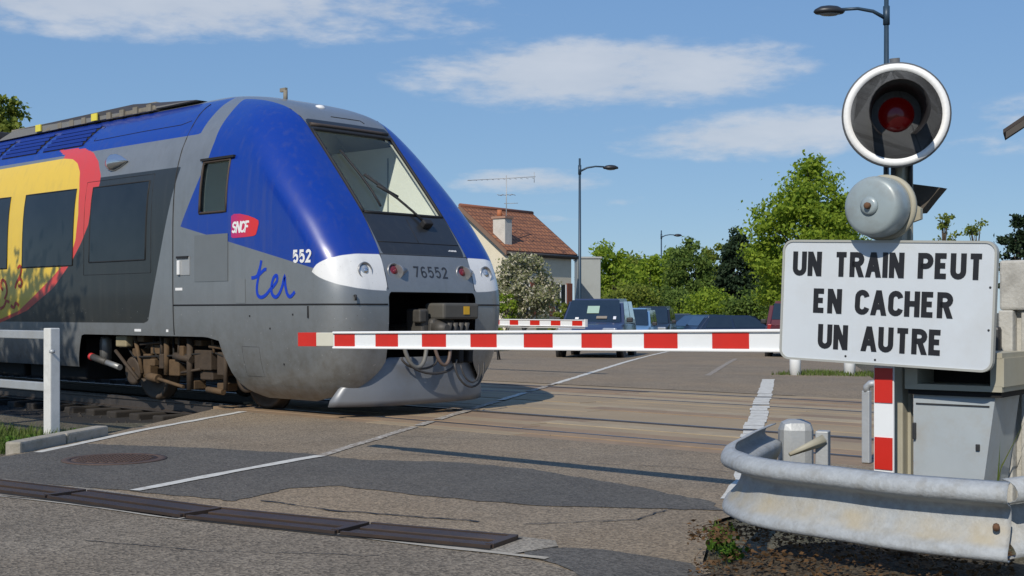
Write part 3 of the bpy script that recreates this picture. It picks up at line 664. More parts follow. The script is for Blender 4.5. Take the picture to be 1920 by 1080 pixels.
def livery_mat():
    m, nt, b = nodes('train_livery'); N, L = nt.nodes, nt.links
    tc = N.new('ShaderNodeTexCoord')
    n = N.new('ShaderNodeTexNoise'); n.inputs['Scale'].default_value = 1.7; n.inputs['Detail'].default_value = 8; n.inputs['Roughness'].default_value = .68; L.new(tc.outputs['Object'], n.inputs['Vector'])
    sep = N.new('ShaderNodeSeparateXYZ'); L.new(tc.outputs['Object'], sep.inputs[0])
    def mr(x, a, c, d=0., e=1., sm=False):
        r = N.new('ShaderNodeMapRange'); L.new(x, r.inputs[0]); r.inputs[1].default_value = a; r.inputs[2].default_value = c; r.inputs[3].default_value = d; r.inputs[4].default_value = e; return r.outputs[0]
    def mix(f, a, c):
        k = N.new('ShaderNodeMix'); k.data_type = 'RGBA'; L.new(f, k.inputs[0])
        for i, v in ((6, a), (7, c)):
            if isinstance(v, tuple): k.inputs[i].default_value = (*v, 1)
            else: L.new(v, k.inputs[i])
        return k.outputs[2]
    def mul(a, c):
        k = N.new('ShaderNodeMath'); k.operation = 'MULTIPLY'; L.new(a, k.inputs[0])
        if isinstance(c, (int, float)): k.inputs[1].default_value = c
        else: L.new(c, k.inputs[1])
        return k.outputs[0]
    def at_(nm):
        a = N.new('ShaderNodeAttribute'); a.attribute_name = nm; return mr(a.outputs['Fac'], -.004, .004)
    grey = mix(mr(n.outputs['Fac'], .3, .7), (.215, .228, .232), (.265, .278, .282))
    col = mix(at_('panel'), grey, (.040, .043, .040))
    col = mix(at_('red'), col, (.60, .045, .03)); col = mix(at_('yellow'), col, (.74, .50, .035))
    col = mix(at_('blue'), col, (.002, .032, .27)); col = mix(at_('white'), col, (.74, .74, .72)); col = mix(at_('black'), col, (.035, .038, .042))
    # road dirt thrown up over the lower skirt, chips
    n2 = N.new('ShaderNodeTexNoise'); n2.inputs['Scale'].default_value = 5.5; n2.inputs['Detail'].default_value = 9; n2.inputs['Roughness'].default_value = .75; L.new(tc.outputs['Object'], n2.inputs['Vector'])
    d = mul(mr(n2.outputs['Fac'], .42, .70), mr(sep.outputs[2], 1.35, .2, .05, .75)); col = mix(d, col, (.12, .10, .07))
    n3 = N.new('ShaderNodeTexNoise'); n3.inputs['Scale'].default_value = 26; n3.inputs['Detail'].default_value = 3; L.new(tc.outputs['Object'], n3.inputs['Vector'])
    ch = mul(mr(n3.outputs['Fac'], .70, .73, 0, .7), mr(sep.outputs[2], 1.34, 1.30)); col = mix(ch, col, (.46, .46, .44))
    n4 = N.new('ShaderNodeTexNoise'); n4.inputs['Scale'].default_value = 60; n4.inputs['Detail'].default_value = 2; L.new(tc.outputs['Object'], n4.inputs['Vector'])
    bug = mul(mr(n4.outputs['Fac'], .70, .74, 0, .55), mr(sep.outputs[0], -13.2, -12.2)); col = mix(bug, col, (.10, .09, .07))
    mp = N.new('ShaderNodeMapping'); mp.inputs['Scale'].default_value = (7, 7, .5); L.new(tc.outputs['Object'], mp.inputs[0]); n5 = N.new('ShaderNodeTexNoise'); n5.inputs['Scale'].default_value = 1.6; n5.inputs['Detail'].default_value = 6; L.new(mp.outputs[0], n5.inputs['Vector'])
    col = mix(mr(n5.outputs['Fac'], .52, .75, 0, .13), col, (.13, .12, .10))
    L.new(col, b.inputs['Base Color'])
    # painted colours are solid gloss paint, the bare grey is a metallic paint
    pm = N.new('ShaderNodeMath'); pm.operation = 'MAXIMUM'; L.new(at_('blue'), pm.inputs[0]); L.new(at_('white'), pm.inputs[1])
    pm2 = N.new('ShaderNodeMath'); pm2.operation = 'MAXIMUM'; L.new(pm.outputs[0], pm2.inputs[0]); L.new(at_('yellow'), pm2.inputs[1])
    pm3 = N.new('ShaderNodeMath'); pm3.operation = 'MAXIMUM'; L.new(pm2.outputs[0], pm3.inputs[0]); L.new(at_('red'), pm3.inputs[1])
    L.new(mr(pm3.outputs[0], 0, 1, .45, 0.0), b.inputs['Metallic']); L.new(mr(pm3.outputs[0], 0, 1, .40, .30), b.inputs['Roughness'])
    b.inputs['Coat Weight'].default_value = .35; b.inputs['Coat Roughness'].default_value = .09
    bp = N.new('ShaderNodeBump'); bp.inputs['Strength'].default_value = .06; bp.inputs['Distance'].default_value = .02; L.new(n.outputs['Fac'], bp.inputs['Height']); L.new(bp.outputs[0], b.inputs['Normal'])
    return m
def build_train():
    T = empty('railcar', (XO, YT, 0), 0, 'blue and grey regional train crossing the road with yellow and red window panel', 'train')
    def part(m, name, mt, parent=T, smooth=None, kind=None):
        o = m.build(name, mt, parent, smooth, kind)
        if parent is T: o.location = (-XO, 0, 0)
        return o
    glass = glass_mat('windscreen_glass', (.90, .94, .90), 1.5); dglass = mat('tinted_window', (.012, .014, .016), .05, var=.95, scale=1.6, spec=.6); gasket = M['black']  # blotchy window tint puts vague reflections and interior into the colour
    MT = dict(lining=mat('cab_lining', (.86, .86, .80), .7, var=.06), dash=mat('cab_dark', (.30, .32, .31), .7), brown=mat('bogie_dust', (.105, .064, .030), .85, var=.5, scale=9, bump=.4, dirt=.6, dcol=(.04, .03, .022), dscale=3),
              brown2=mat('bogie_grime', (.055, .038, .024), .8, var=.5, scale=12, bump=.4), dk=mat('underframe_black', (.012, .011, .01), .85, var=.3), wheel=mat('wheel_steel', (.10, .075, .055), .6, .4, var=.4, scale=6), alu=mat('damper_grey', (.30, .30, .29), .45, .4), redm=mat('marker_red', (.5, .03, .03), .5),
              yel=mat('marker_yellow', (.72, .62, .08), .6), roofq=mat('roof_equipment', (.20, .18, .14), .75, var=.4, scale=14), darkroof=mat('roof_black', (.016, .016, .017), .7, var=.3), louv=mat('louvre_blue', (.004, .022, .20), .45),
              chrome=mat('chrome', (.62, .63, .65), .16, .9, var=.05), silver=mat('apron_grey', (.19, .20, .215), .42, .3, var=.12, scale=3, dirt=.3, dcol=(.13, .11, .09)), coup=mat('coupler_steel', (.075, .07, .062), .6, .3, var=.35, scale=16),
              coupbox=mat('coupler_cover', (.085, .08, .068), .65, .1, var=.2), hose=mat('hose_rubber', (.045, .042, .04), .6), lampglass=mat('headlamp_reflector', (.62, .62, .60), .12, .7, var=.3, scale=40), lampred=mat('tail_lamp_red', (.16, .012, .02), .12, var=.3, scale=30, coat=.6),
              silverin=mat('lamp_bezel', (.33, .33, .33), .35, .6, var=.15), num=mat('number_dark', (.03, .033, .04), .5), white=mat('number_white', (.75, .75, .74), .45, var=.03), terblue=mat('logo_blue', (.006, .04, .42), .4, var=.05), handle=mat('handle_plate', (.38, .39, .39), .4, .3))
    # ---- shell
    V, F = shell_mesh(); V, k = keep_common(V); V, F = clip(V, F, k)
    a, b_ = win_fields(V); V, F = clip(V, F, -np.maximum(a, b_))
    x, b, z, s = V.T; ab = np.abs(b); XZ = np.stack([x, z], 1)
    at = {}
    xl = np.interp(z, [2.3, 2.37, 2.84, 3.21, 3.45, 3.65, 3.85, 4.0, 4.1, 4.2], [-14.54, -14.5, -14.2, -14.0, -13.96, -13.98, -14.0, -14.03, -14.07, -14.12])
    zb = np.interp(x, [-14.5, -11.68, -11.0], [2.37, 1.745, 1.60])
    bi = np.interp(z, [1.9, 2.4, 3.6, 3.8, 3.95, 4.08, 4.2], [.74, .70, .70, .74, .755, .76, .78])
    zwt = np.interp(s, [.7, 1.1, 1.3, 1.5, 1.62, 1.72], [1.94, 1.935, 1.91, 1.86, 1.81, 1.735]); zwb = np.interp(s, [.7, 1.0, 1.2, 1.4, 1.55, 1.66, 1.72], [1.50, 1.51, 1.53, 1.57, 1.62, 1.67, 1.72])
    nose = np.minimum(np.minimum(x-xl, (z-zb)*.97), np.minimum(ab-bi, z-np.where(s < 1.72, zwt-.02, -1)))
    xb = np.interp(z, [3.5, 3.6, 3.8, 4.0, 4.1, 4.2], [-14.36, -14.38, -14.40, -14.42, -14.44, -14.46])
    band = np.minimum(np.minimum(z-3.60, 4.17-z), xb-x)
    at['blue'] = np.maximum(nose, band)
    at['white'] = np.minimum(np.minimum(np.minimum(zwt-z, z-zwb), s-.745), 1.73-s)
    at['black'] = np.minimum(np.minimum(.70-ab, 3.72-z), np.minimum(z-1.95, x+13.2))
    xr = np.interp(z, [1.10, 3.17], [-15.29, -14.59])
    at['panel'] = np.minimum(np.minimum(z-1.10, 3.17-z), xr-x)
    at['yellow'] = sd_poly(XZ, [(-23.3, 3.52), (-20.11, 3.54), (-17.9, 3.555), (-17.6, 3.52), (-17.4, 3.44), (-17.25, 3.3), (-17.16, 3.05), (-17.12, 2.68), (-17.18, 2.3), (-17.32, 2.07), (-17.85, 1.77), (-18.4, 1.5), (-18.9, 1.27), (-19.5, 1.14), (-20.3, 1.12), (-22.2, 1.3), (-23.3, 1.8)])
    at['red'] = sd_poly(XZ, [(-23.4, 1.4), (-22.3, 1.15), (-20.4, 1.03), (-19.53, 1.08), (-18.65, 1.27), (-17.82, 1.61), (-17.3, 1.98), (-17.02, 2.25), (-16.83, 2.5), (-16.76, 2.8), (-16.78, 3.0), (-16.60, 3.03), (-16.62, 3.2), (-16.80, 3.42), (-17.05, 3.57), (-17.4, 3.68), (-17.85, 3.73), (-18.45, 3.74), (-18.2, 3.69), (-17.9, 3.6), (-18.0, 3.3), (-20, 3.2), (-23.4, 3.2)])
    at['blue'] = np.where(at['red'] > 0, np.minimum(at['blue'], -at['red']), at['blue'])
    me = bpy.data.meshes.new('body_shell'); me.from_pydata([(p[0], p[1], p[2]) for p in V], [], F)
    for nm, v in at.items():
        A = me.attributes.new(nm, 'FLOAT', 'POINT'); A.data.foreach_set('value', np.clip(v, -1, 1).astype(np.float32))
    me.materials.append(livery_mat()); me.polygons.foreach_set('use_smooth', [True]*len(me.polygons)); me.update()
    body = bpy.data.objects.new('body_shell', me); COL.objects.link(body); body.parent = T; body.location = (-XO, 0, 0)
    bsub = body
    # ---- cab lining, bulkhead, desk, seat
    dp2 = DP[(DP[:, 0] > 1.7) & (DP[:, 0] < 4.1)]
    V2, F2 = shell_mesh(.07, -15.9, dp2); a, b2 = win_fields(V2, .0); V2, F2 = clip(V2, F2, -np.maximum(a, b2)); V2, F2 = clip(V2, F2, V2[:, 0]+14.3)
    m = MB(); m.add([p[:3] for p in V2], F2, True); lin = part(m, 'cab_lining', MT['lining'])
    m = MB(); zb_ = np.linspace(1.75, 4.0, 14); m.prism([(-14.30, side_b(q, .09), q) for q in zb_]+[(-14.30, -side_b(q, .09), q) for q in zb_[::-1]], (.04, 0, 0)); bk = part(m, 'cab_bulkhead', MT['lining'])
    MB().box((-14.24, .35, 2.6), (.03, .7, 1.5)).build('bulkhead_door', MT['lining'], bk)
    m = MB(); m.prism([(-11.95, -1.25, 2.05), (-11.95, -1.25, 2.40), (-12.2, -1.25, 2.44), (-12.75, -1.25, 2.30), (-12.75, -1.25, 2.05)], (0, 2.5, 0)); part(m, 'driver_desk', MT['dash'])
    m = MB(); m.box((-13.55, .05, 2.2), (.5, .5, .14), bev=.04); m.box((-13.8, .05, 2.55), (.14, .48, .75), 0, Matrix.Rotation(-.12, 3, 'Y'), bev=.05); m.box((-13.86, .05, 3.02), (.1, .26, .2), bev=.03); part(m, 'driver_seat', MT['dash'])
    m = MB(); m.box((-13.2, 0, 1.93), (2.2, 2.6, .04)); part(m, 'cab_floor', MT['lining'])
    zq = np.linspace(1.97, 3.5, 10); m = MB(); m.prism([(-14.2, .84, 3.5), (-14.2, .84, 1.97)]+[(nose_x(.84, q)-.13, .84, q) for q in zq], (0, .05, 0)); lk = part(m, 'cab_locker', MT['lining'])
    MB().box((-13.0, .828, 2.75), (.02, .01, 1.2)).build('locker_joint', MT['dash'], lk)
    # ---- windscreen pane, frame, wipers
    def wsx(b, z, off=.0): return nose_x(b, z)+off
    m = MB(); nb, nz = 8, 12; g = []
    for j in range(nz+1):
        zz = 2.45+(3.60-2.45)*j/nz
        for i in range(nb+1): bb = -.685+1.37*i/nb; g.append((wsx(bb, zz, -.012), bb, zz))
    m.add(g, [(j*(nb+1)+i, j*(nb+1)+i+1, (j+1)*(nb+1)+i+1, (j+1)*(nb+1)+i) for j in range(nz) for i in range(nb)], True); part(m, 'windscreen', glass)
    m = MB(); fr = [(-.67, 2.47+1.1*k/14) for k in range(15)]+[(-.67+1.34*k/10, 3.575) for k in range(1, 10)]+[(.67, 3.575-1.1*k/14) for k in range(15)]+[(.67-1.34*k/10, 2.47) for k in range(1, 11)]
    m.tube([(wsx(b_, z_, .0), b_, z_) for b_, z_ in fr], .020, 8); part(m, 'windscreen_frame', gasket)
    m = MB(); m.tube([(wsx(-.66+1.32*k/8, 3.64, .004), -.66+1.32*k/8, 3.64) for k in range(9)], .026, 8); part(m, 'windscreen_header', mat('header_brown', (.06, .045, .035), .6))
    m = MB()
    def wl(pts, r): m.tube([(wsx(b_, z_, .05), b_, z_) for b_, z_ in pts], r, 7)
    wl([(.24, 2.38), (.13, 2.52), (.0, 2.68), (-.16, 2.82), (-.33, 2.98)], .016); wl([(.20, 2.40), (.08, 2.60), (-.10, 2.80), (-.30, 2.99)], .011); wl([(.02, 2.70), (-.22, 2.84)], .022)
    wp = part(m, 'wiper_arm', M['black']); m = MB(); m.tube([(wsx(b_, z_, .03), b_, z_) for b_, z_ in [(-.36, 2.56), (-.35, 2.75), (-.37, 2.95), (-.41, 3.12), (-.45, 3.30)]], .015, 6); m.build('wiper_blade', M['black'], wp)
    m = MB(); m.box((wsx(.25, 2.36, .05), .25, 2.36), (.09, .15, .10), 0, Matrix.Rotation(.8, 3, 'Y'), bev=.02); m.build('wiper_motor', M['black'], wp)
    # black apron joints below the windscreen
    m = MB()
    for zz in (2.10,): m.tube([(wsx(-.69+1.38*k/10, zz, .001), -.69+1.38*k/10, zz) for k in range(11)], .006, 6)
    m.tube([(wsx(-.02, 2.11+.3*k/6, .001), -.02, 2.11+.3*k/6) for k in range(7)], .003, 6); part(m, 'panel_joint', gasket)
    # ---- side windows
    def side_rect(m, x0, x1, z0, z1, off=.004, nz=6, side=-1, sk=0.0):
        g = []
        for j in range(nz+1):
            zz = z0+(z1-z0)*j/nz; bb = side*(side_b(zz)+off)
            for xx in (x0+sk*(zz-z0), x1+sk*(zz-z0)): g.append((xx, bb, zz))
        m.add(g, [(2*j, 2*j+1, 2*j+3, 2*j+2) if side < 0 else (2*j+1, 2*j, 2*j+2, 2*j+3) for j in range(nz)], True)
    def side_loop(x0, x1, z0, z1, off, side=-1, sk=0.0):
        P = [(x0+(x1-x0)*k/6, z0) for k in range(6)]+[(x1, z0+(z1-z0)*k/6) for k in range(6)]+[(x1-(x1-x0)*k/6, z1) for k in range(6)]+[(x0, z1-(z1-z0)*k/6) for k in range(7)]
        return [(xx+sk*(zz-z0), side*(side_b(zz)+off), zz) for xx, zz in P]
    for sd in (-1, 1):
        m = MB(); side_rect(m, -14.07, -13.49, 2.52, 3.18, -.02, 6, sd); w = part(m, 'cab_side_window', glass_mat('cab_window_glass', (.5, .55, .5)))
        m = MB(); m.tube(side_loop(-14.07, -13.49, 2.52, 3.18, 0, sd), .018, 6); m.build('window_frame', mat('window_frame_brown', (.05, .035, .025), .6), w)
        m = MB(); m.box((-13.76, sd*(side_b(3.2)+.012), 3.215), (.72, .04, .03)); m.build('rain_strip', gasket, w)
    for (x0, x1, z0, z1) in ((-16.80, -15.34, 1.96, 3.03), (-18.78, -17.27, 1.93, 3.04), (-20.9, -19.27, 1.93, 3.04), (-22.9, -21.4, 1.93, 3.04), (-25.2, -23.6, 1.93, 3.04)):
        m = MB(); side_rect(m, x0, x1, z0, z1, .005, 6, -1, .04); w = part(m, 'passenger_window', dglass)
        m = MB(); m.tube(side_loop(x0, x1, z0, z1, 0, -1, .04), .012, 6); m.build('window_seal', gasket, w)
    m = MB()
    m.tube(side_loop(-16.95, -15.2, 1.78, 3.12, 0), .004, 5); part(m, 'window_surround', gasket)
    for sd in (-1, 1):
        m = MB(); m.tube([(nose_x(bb, q)+.0005, sd*bb, q) for q, bb in ((1.52, .74), (1.7, .742), (1.94, .74), (2.2, .72), (2.45, .70), (2.8, .70), (3.2, .70), (3.6, .705), (3.74, .725), (3.86, .748))], .005, 5); part(m, 'nose_panel_joint', gasket)
    m = MB(); m.tube([(nose_x(bb, 1.945)+.0005, bb, 1.945) for bb in np.linspace(-.74, .74, 12)], .005, 5); part(m, 'nose_panel_joint', gasket)
    # ---- seams of the cab module
    for sd in (-1, 1):
        m = MB(); pts = [(-14.67, .95)]+[(-14.67, .95+2.6*k/16) for k in range(1, 17)]+[(-14.72, 3.75), (-14.80, 3.92), (-14.84, 4.03), (-14.87, 4.10)]
        m.tube([(xx, sd*(side_b(zz)+.0005), zz) for xx, zz in pts], .009, 6)
        m.build('cab_joint', gasket, T).location = (-XO, 0, 0)
        A_, W_, r_ = prof(1.34); c_ = W_-r_; m = MB(); pp = [(-14.66+(A_-r_+14.66)*k/16, sd*W_, 1.34) for k in range(16)]+[(A_-.03*c_*c_-r_*(1-math.cos(R_(90-6*k))), sd*(c_+r_*math.sin(R_(90-6*k))), 1.34) for k in range(16)]+[(nose_x(bb, 1.34), sd*bb, 1.34) for bb in (.95, .85, .76)]
        m.tube(pp, .011, 6); part(m, 'skirt_joint', gasket)
    # cab door hatch, handle recess, flaps (near side)
    def hatch(x0, x1, z0, z1, name='service_hatch', off=.004, mt=None):
        m = MB(); m.tube(side_loop(x0, x1, z0, z1, -.001), .0045, 5); o = part(m, name+'_joint', gasket); return o
    m = MB(); g = []
    zz = [1.64, 1.8, 1.95, 2.1, 2.24]
    for j in range(5):
        for xx in (-14.17, -13.44): g.append((xx, -(side_b(zz[j])+.006), zz[j]))
    m.add(g, [(2*j, 2*j+1, 2*j+3, 2*j+2) for j in range(4)]); part(m, 'service_hatch', mat('hatch_grey', (.19, .205, .21), .45, .35, var=.08))
    m = MB(); side_rect(m, -13.27, -13.08, 1.36, 1.66, .004, 2); part(m, 'service_flap', mat('flap_grey', (.225, .24, .245), .45, .35, var=.06))
    m = MB(); side_rect(m, -13.25, -12.85, .95, 1.0, .001, 1); m = MB(); m.tube(side_loop(-13.2, -12.85, .45, .82, -.001), .003, 5); part(m, 'skirt_flap_joint', M['steeldark'])
    m = MB(); m.box((-14.43, -side_b(1.85)-.002, 1.85), (.30, .012, .24), bev=.004); hb = part(m, 'door_handle_recess', MT['handle'])
    m = MB(); m.box((-14.51, -side_b(1.85)-.02, 1.83), (.05, .03, .19), bev=.01); m.build('handle', MT['white'], hb); m = MB(); m.box((-14.43, -side_b(1.85)-.012, 1.965), (.26, .03, .03)); m.build('handle_cap', gasket, hb)
    for (xx, zz, w) in ((-14.53, 1.55, .16), (-15.55, 1.0, .16), (-14.83, 1.0, .05)):
        m = MB(); m.box((xx, -side_b(zz)-.001, zz), (w, .006, .035)); part(m, 'stencil_mark', MT['white'])
    m = MB()
    for (bx, zz) in ((-12.15, 1.22), (-12.6, 1.05), (-12.4, .62), (-13.0, 1.2), (-11.95, .98)): part(MB().box((bx, -side_b(zz)-.001, zz), (.022, .006, .022)), 'skirt_screw', gasket)
    part(MB().box((-11.86, -side_b(1.25)+.03, 1.25), (.02, .08, .14)), 'jacking_slot', gasket)
    # ---- lettering
    def sideM(x, z): return frame((x, -(side_b(z)+.003), z), (1, 0, 0), (0, 0, 1))
    m = MB(); write(m, '552', 0, 0, .158, .032, sideM(-12.12, 1.83), gap=.30, xs=1.0); part(m, 'fleet_number', MT['white'])
    ter = [[(.07, .40), (.13, .44), (.20, .355), (.17, .25), (.12, .12), (.12, .03), (.20, .0), (.30, .03), (.40, .12)], [(.19, .44), (.155, .28)], [(-.02, .27), (.05, .25), (.13, .28), (.22, .33), (.30, .31)],
           [(.33, .10), (.44, .15), (.50, .22), (.47, .27), (.40, .22), (.36, .12), (.37, .03), (.46, -.005), (.54, .05), (.60, .14), (.64, .22), (.66, .15), (.69, .03), (.74, .0), (.82, .05)]]
    def smooth(P, n=5):
        out = []
        for i in range(len(P)-1):
            p0, p1, p2, p3 = [np.array(P[max(0, min(len(P)-1, i+k))]) for k in (-1, 0, 1, 2)]
            for q in range(n):
                t = q/n; out.append(tuple(.5*((2*p1)+(-p0+p2)*t+(2*p0-5*p1+4*p2-p3)*t*t+(-p0+3*p1-3*p2+p3)*t**3)))
        return out+[P[-1]]
    ter = [[(.10, .25), (.16, .36), (.19, .45)], [(.19, .45), (.14, .28), (.10, .13), (.115, .03), (.19, .0), (.28, .03), (.36, .09), (.425, .13)], [(.405, .115), (.44, .14), (.50, .20), (.49, .26), (.43, .23), (.39, .13), (.40, .04), (.47, .0), (.54, .04), (.60, .13), (.645, .24), (.66, .13), (.70, .03), (.76, .005), (.84, .06)], [(-.01, .24), (.06, .245), (.15, .28), (.25, .335), (.29, .335)]]
    m = MB()
    for k, st in enumerate(ter): m.ribbon(smooth(st), .042, sideM(-12.94, 1.43), .002+.0006*k)
    part(m, 'operator_logo', MT['terblue'])
    # red and purple company badge
    lm, nt, bs = nodes('badge_red_violet'); N, L = nt.nodes, nt.links; tc = N.new('ShaderNodeTexCoord'); sp = N.new('ShaderNodeSeparateXYZ'); L.new(tc.outputs['Object'], sp.inputs[0])
    r = N.new('ShaderNodeMapRange'); r.inputs[1].default_value = -13.37; r.inputs[2].default_value = -12.95; L.new(sp.outputs[0], r.inputs[0]); mx = N.new('ShaderNodeMix'); mx.data_type = 'RGBA'; mx.inputs[6].default_value = (.40, .02, .16, 1); mx.inputs[7].default_value = (.62, .03, .03, 1); L.new(r.outputs[0], mx.inputs[0]); L.new(mx.outputs[2], bs.inputs['Base Color']); bs.inputs['Roughness'].default_value = .35
    m = MB(); poly = [(-13.37, 2.19), (-13.37, 2.45), (-13.31, 2.475), (-13.18, 2.47), (-13.02, 2.44), (-12.88, 2.40), (-12.81, 2.37), (-12.805, 2.33), (-12.83, 2.26), (-12.86, 2.20), (-12.91, 2.185), (-13.1, 2.178), (-13.33, 2.175)]
    m.prism([(a_, -(side_b(2.3)+.001), c_) for a_, c_ in poly][::-1], (0, -.003, 0)); bd = part(m, 'company_badge', lm)
    m = MB(); write(m, 'SNCF', 0, 0, .145, .028, frame((-13.35, -(side_b(2.3)+.0045), 2.235), (1, 0, 0), (0, 0, 1)), gap=.14, xs=.98, slant=.2, th=.0015); m.build('badge_letters', MT['white'], bd)
    fl = mat('motif_dark_red', (.48, .05, .02), .45)
    for k, (fx_, fz_, st) in enumerate((( -19.35, 1.45, [(0, 0), (.08, .12), (.03, .26), (-.08, .30), (-.12, .2), (-.05, .14)]), (-19.0, 1.62, [(0, 0), (.06, .1), (.16, .14), (.22, .08), (.17, .02), (.1, .05)]), (-18.85, 1.80, [(-.1, -.1), (0, .0), (.05, .1), (.0, .16), (-.07, .12)]), (-19.5, 1.3, [(0, 0), (.12, .04), (.2, .12), (.3, .1)]), (-19.7, 1.7, [(0, 0), (.08, .1), (.02, .2), (-.08, .16), (-.05, .06)]), (-19.15, 1.35, [(0, 0), (.1, -.03), (.16, .04), (.26, .0)]))):
        m = MB(); m.ribbon(smooth(st), .045, sideM(fx_, fz_), .002); part(m, 'floral_motif', fl)
    # front number
    m = MB(); Mf = frame((nose_x(0, 1.69)+.008, -.27, 1.665), (0, 1, 0), (nose_x(0, 1.82)-nose_x(0, 1.62), 0, .2)); write(m, '76552', 0, 0, .15, .022, Mf, gap=.33, xs=1.02); part(m, 'front_number', MT['num'])
    m = MB(); Mf = frame((nose_x(.4, 2.03)+.006, .36, 2.015), (0, 1, 0), (nose_x(0, 2.13)-nose_x(0, 1.98), 0, .15))
    for k in range(9): m.ribbon([(k*.027, .008), (k*.027+.017, .008)], .022, Mf, .002)
    part(m, 'builder_plate', MT['white'])
    # ---- lamps on the nose
    def nrm(bb, zz):
        e = .02; sgn = 1 if bb > 0 else -1; px = nose_x(bb, zz); tb = Vector((nose_x(abs(bb)+e, zz)-nose_x(abs(bb)-e, zz), 2*e*sgn, 0)); tz = Vector((nose_x(bb, zz+e)-nose_x(bb, zz-e), 0, 2*e)); n = tb.cross(tz)*(1 if bb > 0 else -1)
        n.normalize(); return Vector((px, bb, zz)), (n if n.x > 0 else -n)
    for bb, kind_ in ((-1.03, 'headlamp'), (1.03, 'headlamp'), (-.59, 'tail_lamp'), (.57, 'tail_lamp')):
        p, n = nrm(bb, 1.735); n = (n+Vector((1.2, 0, 0))).normalized(); Mq = Matrix.Translation(p) @ n.to_track_quat('Z', 'Y').to_matrix().to_4x4()
        m = MB(); m.lathe([(.100, -.06), (.108, .004), (.101, .012), (.092, .006), (.082, -.02)], Mq, 28); o = part(m, kind_, MT['silverin'] if kind_ == 'tail_lamp' else MT['silverin'])
        m = MB(); m.lathe([(.085, -.018), (.07, -.006), (.045, .004), (0, .009)], Mq, 28); m.build('lens', MT['lampglass'] if kind_ == 'headlamp' else MT['lampred'], o)
        m = MB(); m.lathe([(.03, .008), (.028, .014), (0, .016)], Mq, 14); m.build('bulb_cover', MT['chrome'] if kind_ == 'headlamp' else MT['lampred'], o)
        # scooped bezel running away to the outside of the lens
        m = MB(); tip = p+Vector((-.02, .20, .02)); m.tube([p+n*.002+Vector((0, .05, 0)), p.lerp(tip, .5)+Vector((.004, 0, 0)), tip+Vector((nose_x(tip.y, tip.z)-tip.x, 0, 0))], [.085, .072, .02], 12); 
        if kind_ == 'tail_lamp': m.build('bezel', MT['silverin'], o).scale = (1, 1, 1)
    # lifting eye on the cab corner
    p, n = nrm(-1.22, 1.44); m = MB(); m.tube([p, p+n*.04, p+n*.05+Vector((0, 0, -.06))], .014, 7); part(m, 'lifting_eye', gasket)
    # ---- coupler recess, coupler, hoses
    m = MB()
    m.box((-12.55, 0, .95), (.05, 1.6, 1.2)); m.box((-11.98, 0, 1.50), (1.18, 1.5, .03))
    for sd in (-1, 1): m.box((-12.0, sd*.80, .95), (1.1, .03, 1.1))
    part(m, 'coupler_recess', MT['dk'])
    m = MB(); m.box((-11.22, .28, 1.26), (.34, .62, .20), bev=.03); cp = part(m, 'coupler_cover', MT['coupbox'])
    m = MB(); m.box((-11.045, .36, 1.27), (.006, .10, .10)); m.build('warning_plate', mat('warning_yellow', (.62, .36, .02), .5), cp)
    m = MB(); m.tube([(-12.4, .12, 1.02), (-11.6, .12, 1.02)], .09, 12); m.box((-11.38, .10, 1.02), (.42, .40, .30), bev=.05); m.tube([(-11.2, .0, 1.05), (-11.02, .0, 1.05)], [.11, .05], 12); m.box((-11.2, .26, .98), (.22, .14, .20), bev=.03)
    m.box((-11.4, -.14, 1.12), (.3, .12, .34), bev=.03); m.box((-11.3, -.20, 1.2), (.14, .12, .16), bev=.02)
    for k in range(4): m.tube([(-11.15, .1+.1*k, .86), (-11.08, .1+.1*k, 1.12)], .035, 8)
    part(m, 'coupler', MT['coup'])
    def hang(y0, y1, x0, ztop, sag, r, nm='hose', mt=None):
        m = MB(); P = []
        for k in range(15):
            t = k/14; th_ = math.pi*t; P.append((x0+.05*math.sin(th_), (y0+y1)/2-(y1-y0)/2*math.cos(th_)*(1.0 if t in (0, 1) else 1.0), ztop-sag*math.sin(th_)))
        m.tube(P, r, 8); return part(m, nm, mt or MT['hose'])
    hang(-.52, -.14, -11.25, .92, .34, .026, mt=mat('hose_grey', (.15, .145, .13), .6)); hang(-.06, .22, -11.2, .92, .32, .022, mt=mat('hose_brown', (.13, .09, .07), .6)); hang(-.45, .35, -11.22, .66, .16, .016); hang(.20, .72, -11.1, .62, .30, .014); hang(.28, .60, -11.07, .60, .22, .012); hang(-.5, .1, -11.3, .70, .14, .014)
    m = MB()
    for y_ in (.45, .62): m.box((-11.3, y_, .82), (.16, .09, .42), bev=.02)
    part(m, 'coupler_bracket', MT['dk'])
    # ---- apron (rail guard)
    m = MB(); rows_ = [(.70, -.03, .62), (.60, -.015, .80), (.48, .0, 1.02), (.34, .02, 1.20), (.20, .03, 1.28), (.13, .02, 1.29)]; nb = 28; g = []
    for (zz, dx, hw) in rows_:
        for i in range(nb+1):
            t = -1+2*i/nb; bb = hw*t; c = abs(bb); xx = -11.34+dx-.10*c*c-.42*max(0, c-.55)**2; dip = 0
            g.append((xx, bb, zz))
    m.add(g, [(j*(nb+1)+i, j*(nb+1)+i+1, (j+1)*(nb+1)+i+1, (j+1)*(nb+1)+i) for j in range(len(rows_)-1) for i in range(nb)], True)
    o = part(m, 'apron', MT['silver']); so = o.modifiers.new('thick', 'SOLIDIFY'); so.thickness = .02; so.offset = -1
    # ---- floor, underframe
    m = MB(); m.box((-24, 0, 1.0), (24, 2.7, .1)); m.box((-13.0, 0, .92), (1.6, 2.3, .06)); part(m, 'underframe', MT['dk'])
    m = MB()
    for k in range(7): m.box((-18.3-1.9*k, -.0, .55), (1.7, 2.3, .62), bev=.03)
    part(m, 'equipment_case', MT['dk'])
